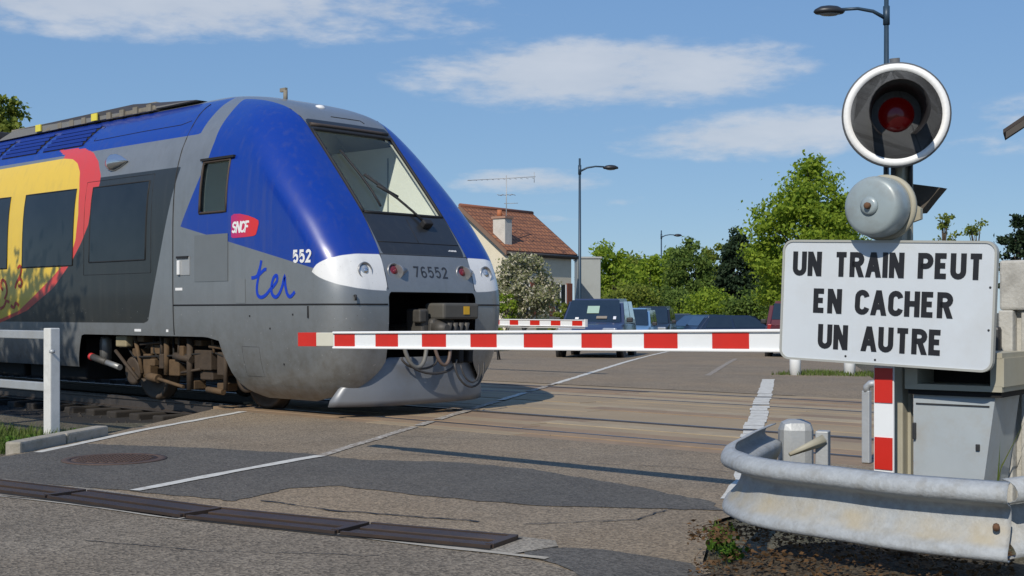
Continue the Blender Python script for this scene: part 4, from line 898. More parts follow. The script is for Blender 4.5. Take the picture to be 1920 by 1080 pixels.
    # ---- leading bogie
    B = part(MB().box((-14.8, -1.0, .56), (2.3, .16, .22), bev=.04), 'bogie_frame', MT['brown'])
    m = MB(); m.box((-14.8, 1.0, .56), (2.3, .16, .22)); m.box((-14.8, 0, .5), (.7, 2.0, .3)); m.build('bolster', MT['dk'], B)
    wp_ = [(0.0, -.068), (.46, -.068), (.465, -.03), (.425, -.02), (.42, .06), (.375, .066), (.33, .03), (.16, .02), (.13, .07), (.09, .085), (0, .085)]
    for xw in (-13.5, -16.11):
        for sd in (-1, 1):
            m = MB(); Mq = Matrix.Translation((xw, sd*.78, .42)) @ Matrix.Rotation(R_(90)*(-1 if sd > 0 else 1), 4, 'X'); m.lathe(wp_, Mq, 30); m.build('wheel', MT['wheel'], B)
        m = MB(); m.tube([(xw, -.8, .42), (xw, .8, .42)], .08, 12); m.build('axle', MT['wheel'], B)
        s_ = 1 if xw > -14 else -1
        m = MB(); m.box((xw-s_*.10, -1.02, .46), (.34, .22, .30), bev=.05); m.lathe([(.13, 0), (.13, .05), (.05, .07), (0, .07)], Matrix.Translation((xw, -1.12, .42)) @ Matrix.Rotation(R_(90), 4, 'X'), 18); m.build('axle_box', MT['brown'], B)
        m = MB()
        for q in range(5): m.lathe([(.105, q*.052), (.115, q*.052+.02), (.105, q*.052+.04)], Matrix.Translation((xw-s_*.42, -1.02, .58)), 16)
        m.build('coil_spring', MT['brown'], B)
        m = MB(); m.lathe([(.18, 0), (.2, .02), (.2, .05), (.16, .06)], Matrix.Translation((xw+s_*.02, -1.13, .42)) @ Matrix.Rotation(R_(90), 4, 'X'), 20); m.build('bearing_ring', MT['wheel'], B)
    for (bx, bz, sx, sz, dy) in ((-14.25, .62, .40, .26, .10), (-14.22, .42, .30, .12, .06), (-14.95, .50, .24, .22, .08), (-15.35, .74, .42, .14, .05), (-15.62, .52, .18, .30, .08), (-13.87, .58, .18, .30, .08), (-15.0, .86, .34, .10, .03), (-16.3, .82, .20, .16, .04), (-15.75, .88, .16, .09, .1), (-13.9, .28, .18, .10, .06), (-14.58, .28, .14, .12, .06), (-15.2, .58, .10, .20, .12), (-14.7, .72, .10, .16, .13), (-15.42, .56, .12, .10, .12), (-13.72, .72, .16, .10, .1), (-14.45, .84, .2, .08, .05), (-15.9, .68, .14, .12, .09)):
        MB().box((bx, -1.10-dy, bz), (sx, .20, sz), random.uniform(-.05, .05), bev=.014).build('brake_unit', MT[random.choice(('brown', 'brown', 'brown2'))], B)
    for (x0, z0, x1, z1, rr) in ((-14.55, .9, -14.55, .22, .045), (-15.1, .9, -15.1, .4, .04), (-13.75, .78, -13.75, .25, .03), (-15.9, .92, -15.7, .4, .03), (-14.1, .8, -13.6, .78, .025), (-16.4, .7, -15.8, .3, .025), (-15.4, .35, -14.7, .25, .024), (-14.9, .66, -14.5, .62, .05), (-15.55, .36, -15.3, .34, .06), (-14.15, .24, -13.8, .22, .04), (-15.25, .92, -15.2, .66, .02), (-14.8, .92, -14.82, .6, .02), (-14.05, .9, -14.0, .72, .018), (-15.75, .8, -15.2, .84, .018), (-14.75, .44, -14.3, .50, .018)): MB().tube([(x0, -1.29, z0), (x1, -1.29, z1)], rr, 10).build('brake_rod', MT[random.choice(('brown', 'brown2'))], B)
    m = MB()
    for k in range(5): m.tube([(-15.5+.16*k, -1.24, .93), (-15.46+.16*k, -1.26, .7-.03*k), (-15.3+.18*k, -1.2, .52)], .014, 6)
    m.tube([(-16.4, -1.2, .9), (-15.9, -1.3, .62), (-15.0, -1.3, .66), (-14.0, -1.28, .72), (-13.5, -1.26, .6)], .014, 6); m.build('air_pipe', MT['dk'], B)
    m = MB(); m.tube([(-16.95, -1.34, .60), (-16.55, -1.34, .53)], .05, 12); d1 = part(m, 'yaw_damper', MT['coup']); m = MB(); m.tube([(-16.56, -1.34, .532), (-16.2, -1.34, .47)], .042, 12); m.build('damper_rod', MT['alu'], d1); m = MB(); m.tube([(-16.99, -1.34, .607), (-16.93, -1.34, .597)], .053, 12); m.build('damper_band', MT['redm'], d1)
    m = MB(); m.box((-16.15, -1.30, .84), (.28, .12, .16), bev=.02); m.build('sand_box', mat('sandbox_cream', (.30, .25, .15), .7, var=.3), B)
    for k in range(2): m = MB(); m.lathe([(.08, .0), (.08, .3), (.06, .34)], Matrix.Translation((-17.0+.02*k, -1.1, .55+.0*k)), 14); m.build('air_tank', MT['alu'], B)
    # second bogie, mostly behind the fence
    # ---- roof: louvres, equipment, antennas, horn
    g_ = None
    for gi, (x0, x1) in enumerate(((-21.4, -20.25), (-20.1, -18.95), (-18.75, -17.55))):
        base = MB(); gg = []
        zz_ = np.linspace(3.72, 4.06, 6)
        for z_ in zz_:
            for xx in (x0, x1): gg.append((xx+(z_-3.72)*.12, -(side_b(z_)+.004), z_))
        base.add(gg, [(2*j, 2*j+1, 2*j+3, 2*j+2) for j in range(5)]); vg = part(base, 'vent_grille', MT['dk'])
        for j in range(5):
            z_ = 3.75+.07*j; e = .02; bb = side_b(z_); t = Vector((0, -(side_b(z_+e)-side_b(z_-e)), 2*e)).normalized(); nn_ = Vector((0, -t.z, t.y)); nn_ = nn_ if nn_.z > 0 else -nn_
            Mq = Matrix(((1, 0, 0), (0, t.y, nn_.y), (0, t.z, nn_.z))) @ Matrix.Rotation(.35, 3, 'X')
            m = MB(); m.box(Vector(((x0+x1)/2+(z_-3.72)*.12, -bb, z_))+nn_*.02, (x1-x0-.03, .055, .008), 0, Mq); m.build('slat', MT['louv'], vg)
    m = MB(); m.tube([(x_, -(side_b(z_)+.001), z_) for x_, z_ in [(-17.4, 4.02), (-17.3, 3.78), (-16, 3.80), (-15.05, 3.80), (-14.86, 3.84)]], .006, 5); part(m, 'roof_panel_joint', gasket)
    m = MB(); m.box((-18.6, -.52, 4.26), (4.4, .26, .13), bev=.02)
    for k in range(12): m.box((-20.6+.37*k, -.66, 4.24), (.12, .04, .10)); 
    part(m, 'roof_duct', MT['roofq'])
    m = MB(); m.prism([(-21.2, -.7, 4.16), (-20.6, -.7, 4.29), (-16.9, -.7, 4.33), (-15.4, -.62, 4.24)], (0, .5, 0)); part(m, 'roof_fairing', mat('fairing_grey', (.2, .2, .19), .6))
    for xx in (-19.75, -18.0): m = MB(); m.box((xx, -.705, 4.25), (.17, .02, .11)); part(m, 'roof_marker', MT['yel'])
    m = MB(); m.box((-24.2, 0, 4.26), (5.6, 1.5, .24), bev=.1); part(m, 'roof_unit', MT['darkroof'])
    m = MB(); m.tube([(-13.95, -.18, 4.08), (-13.95, -.18, 4.26)], .03, 8); m.box((-13.99, -.18, 4.27), (.12, .04, .05)); part(m, 'roof_antenna', MT['roofq']); m = MB(); m.lathe([(.08, 0), (.08, .03), (.05, .06), (0, .07)], Matrix.Translation((-13.3, -.12, 3.93)), 14); part(m, 'roof_beacon', MT['white'])
    m = MB(); m.tube([(nose_x(bb, 3.80)+.002, bb, 3.80) for bb in np.linspace(-.2, .3, 8)]+[(nose_x(.34, 3.76)+.002, .34, 3.76)], .006, 5); part(m, 'roof_hatch_joint', gasket)
    Mq = Matrix.Translation((-16.25, -side_b(3.36)-.02, 3.36)) @ Matrix.Rotation(R_(90), 4, 'Y') @ Matrix.Diagonal((1, .7, 1, 1)); m = MB(); m.lathe([(0, -.24), (.09, -.2), (.125, -.1), (.12, .0), (.085, .12), (.04, .22), (0, .30)], Mq, 20); part(m, 'exterior_camera_pod', MT['chrome'])
    return T
build_train()
# ------------------------------------------------------------------ near barrier
def barrier_arm(x0, z0, x1, z1, y, bands, th, hh, label, cat='barrier', tip=None):
    """horizontal striped arm along x from tip (x0,z0) to pivot (x1,z1) at depth y; bands: red (xa, xb)"""
    r = empty('crossing_barrier', (x1, y, z1), 0, label, cat)
    zz = lambda x: z0+(z1-z0)*(x-x0)/(x1-x0)-z1
    ang = -math.atan2(z1-z0, x1-x0); Rm = Matrix.Rotation(ang, 3, 'Y')
    def seg(xa, xb, dh, dy, off=0.0, bev=.004):
        xm = (xa+xb)/2; return MB().box((xm-x1, 0, zz(xm)+off), (abs(xb-xa), dy, dh), 0, Rm, bev=bev)
    xs = x0 if tip is None else tip
    seg(xs, x1, hh, th*.55, 0, .0).build('arm_web', M['armwhite'], r)
    for s in (-1, 1): seg(xs, x1, hh*.13, th, s*(hh*.5-hh*.055), .006).build('arm_rim', M['armrim'], r)
    if tip is not None: seg(x0, tip, hh*.82, th*.6, .006, .005).build('arm_tip', M['armtip'], r)
    for (a, b) in bands:
        o = seg(a, b, hh*(.72 if (tip is None or b > tip) else .84), th*.55+.006 if (tip is None or b > tip) else th*.6+.006, 0 if (tip is None or b > tip) else .006, .001).build('red_band', M['armred'], r)
    return r
YB = 6.84
bx = lambda px, y=YB: on_y(px, 585, y).x
red_px = [(563, 597), (631, 669), (708, 750), (795, 840), (886, 935), (986, 1040), (1094, 1151), (1211, 1274), (1339, 1408), (1480, 1556)]
zt = 1.012; zp = 1.09
barrier_arm(bx(562), zt, bx(1760), zp, YB, [(bx(a), bx(b)) for a, b in red_px], .075, .138, 'red and white striped barrier arm lowered across the near side of the crossing', tip=bx(629))
# far barrier
YF = 19.3; fx = lambda px: on_y(px, 585, YF).x
arm2 = barrier_arm(fx(1098), 1.03, fx(840), 1.045, YF, [(fx(a), fx(b)) for a, b in ((883, 897), (925, 938), (957, 973), (995, 1013), (1034, 1052), (1074, 1093))], .07, .135, 'short red and white barrier arm lowered on the far side behind the train nose')
m = MB(); m.tube([(fx(924)-fx(840), .0, -.10), (fx(924)-fx(840), 0, -.30)], .02, 6); m.tube([(fx(924)-fx(840), 0, -.10), (fx(1097)-fx(840), 0, -.105)], .012, 6); m.build('hanging_skirt', M['armrim'], arm2)
m = MB(); m.box((fx(1098)-fx(840)+.01, 0, -.01), (.02, .075, .15)); m.build('end_cap', M['armrim'], arm2)
mech2 = empty('barrier_mechanism', (fx(825), YF+.1, 0), 0, 'grey barrier drive cabinet of the far barrier hidden behind the train', 'cabinet')
MB().box((0, 0, .5), (.5, .5, 1.0), bev=.03).build('housing', M['cab'], mech2); MB().box((0, 0, 1.08), (.2, .56, .2), bev=.03).build('pivot', M['steeldark'], mech2)

# ------------------------------------------------------------------ barrier drive cabinet behind the sign
def cabinet():
    c = plan(1822, 7.02); r = empty('barrier_drive_cabinet', (c.x, c.y, -.02), R_(4), 'pale grey steel barrier drive cabinet under the warning sign', 'cabinet')
    m = MB(); m.prism([(-.25, -.2, 0), (.08, -.2, 0), (.19, -.2, .82), (-.25, -.2, .82)], (0, .42, 0)); m.build('housing', M['cab'], r)
    m = MB(); t = .03
    m.box((-.02, -.02, .865), (.52, .46, t)); m.box((-.02, -.02, 1.04), (.52, .46, t)); m.box((-.245, -.02, .953), (.07, .46, .15)); m.box((.215, -.02, .953), (.07, .46, .15)); m.build('top_box', M['mast'], r)
    for z in (.2, .62): MB().box((-.242, -.21, z), (.018, .02, .09), bev=.003).build('hinge', M['steeldark'], r)
    MB().box((.10, -.205, .55), (.022, .012, .035), bev=.003).build('lock', M['steeldark'], r)
    for z, x1_ in ((.77, .175), (.06, .08)): MB().box(((-.25+x1_)/2, -.2025, z), (x1_+.25-.03, .006, .008)).build('panel_fold', M['steeldark'], r)
    MB().box((-.02, .1, .953), (.40, .2, .145)).build('box_interior', M['darkbox'], r)
    MB().box((-.02, -.012, .835), (.50, .43, .03)).build('cover_shade', M['darkbox'], r)  # black strip stands for the shadow of the top box on the cabinet
    m = MB(); m.box((.0, .26, 1.09), (.16, .1, .2), bev=.02); m.build('arm_pivot', M['steeldark'], r)
    return r
cabinet()

# ------------------------------------------------------------------ road signal: mast, disc, bell
def signal():
    p = plan(1688, 7.16); r = empty('crossing_signal', (p.x, p.y, -.02), 0, 'round black flashing red crossing light with white ring and grey bell on a mast', 'signal')
    def loc(px, py, d): q = at(px, py, d); return Vector((q.x-p.x, q.y-p.y, q.z+.02))
    m = MB(); m.box((0, 0, 1.05), (.075, .10, 2.1), bev=.008); m.box((.045, .03, 1.05), (.02, .03, 2.1)); m.build('mast', M['mast'], r)
    # striped reflective plate on the lower mast
    b0 = loc(1658, 800, 7.02); pl = MB().box((b0.x, b0.y, .52), (.115, .012, 1.0)).build('reflective_plate', M['armwhite'], r)
    for (y0, y1) in ((690, 755), (820, 880), (945, 1010)):
        z0, z1 = loc(1658, y1, 7.02).z, loc(1658, y0, 7.02).z; MB().box((b0.x, b0.y-.008, (z0+z1)/2), (.104, .008, z1-z0)).build('red_band', M['armred'], pl)
    # bell
    bc = loc(1637, 387, 6.83); Mb = Matrix.Translation(bc) @ Matrix.Rotation(R_(90), 4, 'X')
    Rb = .163
    m = MB(); m.lathe([(Rb*.97, -.115), (Rb, -.10), (Rb, -.02), (Rb*.985, .002), (Rb*.95, .018), (Rb*.90, .027), (Rb*.82, .033), (Rb*.5, .040), (Rb*.3, .042), (0, .043)], Mb, 44); bell = m.build('bell', M['bell'], r)
    m = MB(); m.lathe([(.0, .044), (.05, .045), (.05, .05), (.03, .056), (0, .056)], Mb, 20); m.build('bell_boss', M['bell'], bell); m = MB(); m.lathe([(.018, .05), (.018, .075), (.012, .08), (0, .08)], Mb, 8); m.build('bell_nut', M['rust'], bell)
    m = MB(); m.lathe([(Rb*1.05, -.155), (Rb*1.10, -.15), (Rb*1.10, -.125), (Rb*1.0, -.12)], Mb, 44); m.build('bell_back_plate', M['mast'], bell)
    m = MB(); m.tube([bc+Vector((0, .14, 0)), Vector((0, 0, bc.z))], .03, 8); m.build('bell_bracket', M['mast'], bell)
    # bracket with a folded steel hood behind the bell
    h0 = loc(1700, 360, 7.25); m = MB(); q = [h0+Vector((-.02, .0, -.12)), h0+Vector((.0, .0, .05)), h0+Vector((.19, .02, .015)), h0+Vector((.13, .02, -.05)), h0+Vector((.08, .0, -.12))]
    m.prism(q, (.0, .09, .0)); m.build('steel_hood', mat('hood_brown', (.07, .058, .045), .8, var=.3), r)
    m = MB(); m.prism([h0+Vector((-.03, -.04, -.20)), h0+Vector((-.03, -.04, -.02)), h0+Vector((.10, -.04, -.10)), h0+Vector((.10, -.04, -.16))], (0, .03, 0)); m.build('gusset', M['mast'], r)
    for dx in (-22, -8, 8, 24):
        a, b = loc(1683+dx, 330, 7.12), loc(1683+dx, 305, 7.12); MB().tube([a+Vector((0, 0, -.1)), b+Vector((0, 0, .06))], .012, 8).build('clamp_bar', M['steeldark'], r)
    # lamp disc
    dc = loc(1680, 216, 7.0); n = Vector((.498, -.865, 0)).normalized(); Md = Matrix.Translation(dc) @ n.to_track_quat('Z', 'Y').to_matrix().to_4x4(); RD = .279
    m = MB(); m.lathe([(RD*.5, -.06), (RD*1.0, -.025), (RD*1.035, .0), (RD*1.035, .012), (RD*1.0, .016)], Md, 56); dk = m.build('target_disc', M['sigback'], r)
    m = MB(); m.lathe([(RD*.865, .014), (RD*.865, .019), (RD*1.0, .019), (RD*1.0, .014)], Md, 56); m.build('white_ring', M['armrim'], dk)
    m = MB(); m.lathe([(RD*.868, .010), (RD*.868, .016)], Md, 56, False); m.build('black_face', M['sigblack'], dk)
    m = MB(); pts = []
    hood = [];  ns, nl = 22, 3
    for k in range(ns+1):
        th = R_(-55+290*k/ns)
        for (l, rr) in ((.015, .135), (.12, .145), (.25-.12*max(0, -math.sin(th)), .158)): hood.append(Md @ Vector((rr*math.cos(th), rr*math.sin(th), l)))
    m.add(hood, [(k*3+j, (k+1)*3+j, (k+1)*3+j+1, k*3+j+1) for k in range(ns) for j in range(2)], True); ho = m.build('lamp_hood', M['sigblack'], dk); so = ho.modifiers.new('thick', 'SOLIDIFY'); so.thickness = .004
    red, nt, bs = nodes('red_lamp'); bs.inputs['Base Color'].default_value = (.03, .002, .003, 1); bs.inputs['Roughness'].default_value = .15; bs.inputs['Emission Color'].default_value = (.9, .012, .012, 1); bs.inputs['Emission Strength'].default_value = .02
    m = MB(); m.lathe([(.095, .017), (.085, .03), (.06, .042), (.03, .05), (0, .052)], Md, 30); m.build('red_lens', red, dk)
    MB().box(dc-n*.09, (.12, .12, .22), 0, n.to_track_quat('Z', 'Y').to_matrix(), bev=.02).build('lamp_housing', M['sigback'], dk)
    m = MB(); m.tube([Vector((0, 0, 2.05)), dc-n*.1+Vector((0, 0, .33))], .03, 8); m.build('upper_mast', M['sigback'], r)
    return r
signal()
# ------------------------------------------------------------------ warning sign
def warning_sign():
    c = at(1655, 568, 6.92); ex = Vector((.996, .065, 0)).normalized(); ez = Vector((0, 0, 1)); tl = R_(2.3)
    X = (ex*math.cos(tl)-ez*math.sin(tl)); Y = (ez*math.cos(tl)+ex*math.sin(tl)); Mx = frame(c, X, Y)
    r = empty('warning_sign', (0, 0, 0), 0, 'white rectangular sign reading un train peut en cacher un autre', 'sign'); r.matrix_world = Mx
    w, h, rad = 1.185, .665, .055
    def rr(w, h, rad, n=8):
        P = []
        for (sx, sy, a0) in ((1, 1, 0), (-1, 1, 90), (-1, -1, 180), (1, -1, 270)):
            for k in range(n+1): a = R_(a0+90*k/n); P.append((sx*(w/2-rad)+rad*math.cos(a), sy*(h/2-rad)+rad*math.sin(a)))
        return P
    P = rr(w, h, rad); m = MB(); m.prism([(a, b, -.025) for a, b in P], (0, 0, .025)); m.build('panel', M['signwhite'], r)
    o, i_ = rr(w+.012, h+.012, rad+.006), rr(w-.012, h-.012, rad-.006); n = len(o); m = MB()
    m.add([(a, b, -.03) for a, b in o]+[(a, b, .006) for a, b in o]+[(a, b, .006) for a, b in i_]+[(a, b, .0) for a, b in i_], [f for k in range(n) for f in ((k, (k+1) % n, n+(k+1) % n, n+k), (n+k, n+(k+1) % n, 2*n+(k+1) % n, 2*n+k), (2*n+k, 2*n+(k+1) % n, 3*n+(k+1) % n, 3*n+k))]); m.build('rim', M['signrim'], r)
    H = .136; cxs = (.0, -.02, -.022)
    for t, yc, wd, cx in (('UN TRAIN PEUT', .205, 1.07, .0), ('EN CACHER', .0, .785, -.01), ('UN AUTRE', -.198, .705, -.015)):
        raw = text_width(t, .34, .62)*H; xs = (wd-.03)/raw; write(None, t, -wd/2+cx+.015, yc-H/2, H, .029, Matrix.Translation((0, 0, .001)), gap=.34, xs=xs, space=.62, each=lambda q: q.build('letter', M['signblack'], r))
    m = MB()
    for dz in (.18, -.2): m.box((.06, dz, -.055), (.5, .05, .05))
    m.build('mounting_rail', M['galv'], r)
    for (a, b) in ((.57, .1), (.57, -.12), (-.2, -.3), (-.03, -.31)): m = MB(); m.lathe([(.006, .0), (.006, .003), (0, .004)], Matrix.Translation((a, b, 0)), 8); m.build('rivet', M['steeldark'], r)
warning_sign()

# ------------------------------------------------------------------ guard rail
M['bank'] = road_mat('dark_earth', (.035, .028, .02), (.07, .055, .038), .6, (.05, .05, .02), .4)
def guard_rail():
    path = [plan(px, d) for px, d in ((1893, 5.02), (1800, 5.12), (1700, 5.27), (1600, 5.45), (1500, 5.66), (1440, 5.82), (1405, 5.96), (1384, 6.12), (1374, 6.30), (1376, 6.5), (1388, 6.75), (1408, 7.05), (1432, 7.4), (1452, 7.7))]
    r = empty('guard_rail', plan(1500, 5.8), 0, 'dented galvanised steel guard rail curling round at its end in the right foreground', 'guard rail'); O = Vector(r.location)
    Q = []
    for i in range(len(path)-1):
        p0, p1, p2, p3 = [path[max(0, min(len(path)-1, i+k))] for k in (-1, 0, 1, 2)]
        for q in range(5): t = q/5; Q.append(.5*((2*p1)+(-p0+p2)*t+(2*p0-5*p1+4*p2-p3)*t*t+(-p0+3*p1-3*p2+p3)*t**3))
    Q.append(path[-1])
    prof_ = [(.155, -.010), (.150, .015), (.135, .035), (.115, .046), (.095, .047), (.080, .038), (.068, .014), (.058, -.018), (.045, -.036), (.020, -.038), (-.020, -.028), (-.060, -.010), (-.090, .012), (-.110, .030), (-.130, .040), (-.145, .038), (-.153, .020), (-.155, -.010)]; prof_ = [(a, b*1.2) for a, b in prof_]
    m = MB(); g = []; n = len(prof_)
    for i, p in enumerate(Q):
        t = (Q[min(i+1, len(Q)-1)]-Q[max(i-1, 0)]).normalized(); nn = Vector((-t.y, t.x, 0)); nn = nn if True else nn
        w = .002*math.sin(i*.7)
        for (a, b) in prof_: q = p+nn*(b+w); g.append((q.x-O.x, q.y-O.y, .425+a+.0015*math.sin(i*.45)))
    m.add(g, [(i*n+j, (i+1)*n+j, (i+1)*n+j+1, i*n+j+1) for i in range(len(Q)-1) for j in range(n-1)], True); o = m.build('beam', M['galv_rail'], r); so = o.modifiers.new('thick', 'SOLIDIFY'); so.thickness = .006; so.offset = 0
    # rolled end piece and its post
    e = plan(1492, 7.75); m = MB(); m.box((e.x-O.x, e.y-O.y, .42), (.20, .20, .36), R_(38), bev=.06); m.build('end_piece', M['galv'], r)
    q = plan(1543, 7.55); MB().box((q.x-O.x, q.y-O.y, .27), (.075, .10, .56), R_(20), bev=.006).build('post', M['galv'], r)
    m = MB(); a = plan(1545, 7.5); b = plan(1480, 7.45); m.tube([(a.x-O.x, a.y-O.y, .50), (b.x-O.x, b.y-O.y, .42)], [.035, .012], 4); m.build('strap', M['mast'], r)
    q = plan(1700, 5.75); MB().box((q.x-O.x, q.y-O.y, .23), (.06, .10, .5), R_(25), bev=.006).build('post', M['rust'], r)
    q = plan(1436, 6.3); MB().box((q.x-O.x, q.y-O.y, .36), (.16, .10, .26), R_(25), bev=.02).build('spacer', M['rust'], r)
    q = plan(1868, 5.035); v = (Vector((0, 0, 0))-Vector((q.x, q.y, 0))).normalized(); m = MB(); m.lathe([(.014, -.05), (.014, .0), (.0, .004)], Matrix.Translation((q.x-O.x, q.y-O.y, .40)) @ v.to_track_quat('Z', 'Y').to_matrix().to_4x4(), 8); m.build('bolt', M['rust'], r)
    # earth bank the rail stands in
    bank = MB(); g = []; nv = 12; ids = list(range(0, len(Q)-28, 2)); sel = [Q[k] for k in ids]
    for k, p in enumerate(sel):
        t = (Q[min(ids[k]+1, len(Q)-1)]-Q[max(ids[k]-1, 0)]).normalized(); nn = Vector((-t.y, t.x, 0)); fade = min(1, (len(sel)-1-k)/4)
        for q in range(nv+1):
            v = -.6+1.85*q/nv; hgt = float(np.interp(v, [-.6, -.4, -.1, .1, .7, 1.0, 1.25], [-.06, .0, .12, .18, .17, .05, -.06])); pp = p-nn*v; g.append((pp.x, pp.y, -.02+hgt*fade*(1 if hgt > 0 else 1)+random.uniform(-.012, .012)))
    bank.add(g, [(k*(nv+1)+q, k*(nv+1)+q+1, (k+1)*(nv+1)+q+1, (k+1)*(nv+1)+q) for k in range(len(sel)-1) for q in range(nv)], True); bank.build('earth_bank', M['bank'], kind='structure')
    # next length, lapped behind and turned away
    r2 = empty('guard_rail', plan(1905, 5.1), 0, 'end of the next guard rail length cut off by the right picture edge', 'guard rail'); O = Vector(r2.location)
    a, b = plan(1884, 5.10), plan(2150, 5.75); t = (b-a).normalized(); nn = Vector((-t.y, t.x, 0)); m = MB(); g = []
    for p in (a, b):
        for (aa, bb) in prof_: q = p-nn*bb; g.append((q.x-O.x, q.y-O.y, .425+aa))
    m.add(g, [(j, n+j, n+j+1, j+1) for j in range(n-1)], True); o = m.build('beam', M['galv_rail'], r2); so = o.modifiers.new('thick', 'SOLIDIFY'); so.thickness = .005
    q = plan(1990, 5.5); MB().box((q.x-O.x, q.y-O.y, .2), (.06, .1, .44), bev=.006).build('post', M['galv'], r2)
guard_rail()

# ------------------------------------------------------------------ precast concrete fence at the right edge
def concrete_fence():
    p = plan(1873, 7.2); r = empty('concrete_fence', (p.x, p.y, -.02), R_(2), 'weathered precast concrete fence at the right picture edge', 'fence')
    MB().box((.55, .06, 1.42), (1.1, .12, .28), bev=.015).build('top_panel', M['conc'], r); MB().box((.04, .05, .64), (.08, .13, 1.28), bev=.01).build('post', M['conc'], r)
    MB().box((.58, .085, .64), (1.0, .05, 1.28)).build('back_panel', M['conc'], r)
    for k in range(9): MB().box((.14+.11*k, .045, .64), (.055, .04, 1.27), bev=.008).build('rib', M['conc'], r)
concrete_fence()
# small grey pipe post
p = on_ground(1625, 868); r = empty('marker_post', p, 0, 'thin grey steel post with rounded top left of the striped plate', 'post')
MB().box((0, 0, .30), (.07, .05, .60), bev=.008).build('shaft', M['galv'], r); m = MB(); m.tube([(0, 0, .59), (.0, .0, .63), (.03, 0, .655), (.08, 0, .66)], .03, 8); m.build('bent_top', M['galv'], r)

# ------------------------------------------------------------------ left fence
def left_fence():
    r = empty('rail_fence', (-11.97, 6.38, 0), 0, 'white square tube fence with two rails beside the track at left', 'fence')
    for k in range(3):
        MB().box((-2.0*k, 0, .53), (.115, .115, 1.12), R_(8), bev=.01).build('post', M['whitepost'], r)
    for z in (1.02, .50): MB().box((-3.1, -.0, z), (6.1, .06, .085), bev=.008).build('rail', M['galv'], r)
    m = MB(); m.tube([(.05, -.04, .86), (.11, -.06, .86)], .012, 6); m.lathe([(.0, -.02), (.028, -.015), (.028, .015), (0, .02)], Matrix.Translation((.12, -.06, .86)), 10); m.build('bolt', M['galv'], r)
left_fence()
# white bollards beyond the tracks
for px, lb in ((1491, 'white concrete bollard beyond the tracks just left of the grass patch'), (1593, 'white concrete bollard beyond the tracks on the right of the grass patch')):
    p = on_ground(px, 706, -.03); r = empty('bollard', p, 0, lb, 'bollard', 'white bollards beyond the tracks')
    m = MB(); m.lathe([(.115, -.05), (.11, .42), (.09, .48), (0, .50)], None, 18); m.build('shaft', M['armwhite'], r); m = MB(); m.lathe([(.13, -.05), (.13, .02), (.112, .03)], None, 18); m.build('foot', M['conc'], r)
# dark stand left of the queueing van
p = on_ground(922, 678, -.05); r = empty('trestle', p, R_(30), 'small dark steel trestle standing beside the train nose on the far roadside', 'trestle')
for s in (-1, 1):
    for q in (-1, 1): MB().tube([(s*.20, q*.13, 0), (s*.12, 0, .62)], .022, 6).build('leg', M['steeldark'], r)
MB().box((0, 0, .62), (.46, .10, .07)).build('beam', M['steeldark'], r)
for z in (.28,): MB().tube([(-.17, 0, z), (.17, 0, z)], .018, 6).build('brace', M['steeldark'], r)

# ------------------------------------------------------------------ street lamps
def lamp(px, depth, ytop, arm_y, reach, side, label, zb=-.26, r0=.075):
    p = plan(px, depth, zb); r = empty('street_lamp', p, 0, label, 'street lamp', 'blue grey street lamps along the road')
    H = at(px, ytop, depth).z-zb; HA = at(px, arm_y, depth).z-zb; d = RT*side
    MB().tube([(0, 0, 0), (0, 0, 1.2), (0, 0, H)], [r0*1.1, r0, r0*.62], 12).build('pole', M['pole'], r); MB().lathe([(r0*2, 0), (r0*2, .03), (r0*1.3, .05)], None, 16).build('base', M['pole'], r)
    m = MB(); m.tube([Vector((0, 0, HA-.22)), d*reach*.3+Vector((0, 0, HA-.06)), d*reach*.65+Vector((0, 0, HA)), d*reach+Vector((0, 0, HA-.02))], [.045, .04, .035, .035], 8); m.tube([(0, 0, HA-.35), (0, 0, HA+.05)], r0*.95, 10); m.build('arm', M['pole'], r)
    c = d*(reach+.28)+Vector((0, 0, HA-.07)); Mq = frame(c, d, (-d.y, d.x, 0)) @ Matrix.Diagonal((1, .55, 1, 1)); m = MB(); m.lathe([(0, -.05), (.30, -.04), (.34, .0), (.31, .05), (.2, .11), (.08, .13), (0, .135)], Mq, 22); hd = m.build('lamp_head', M['lamphead'], r)
    m = MB(); m.lathe([(.0, -.10), (.16, -.08), (.24, -.045)], Mq, 18); m.build('lens', M['lens'], hd)
lamp(1087, 55, 297, 312, 1.05, 1, 'tall blue grey street lamp rising behind the dark blue van')
lamp(1240, 103, 432, 440, 1.05, 1, 'distant smaller street lamp right of the queue of cars')
lamp(1662, 27.5, -60, 16, .95, -1, 'nearest street lamp at top right, its arm pointing left above the signal', zb=-.1)

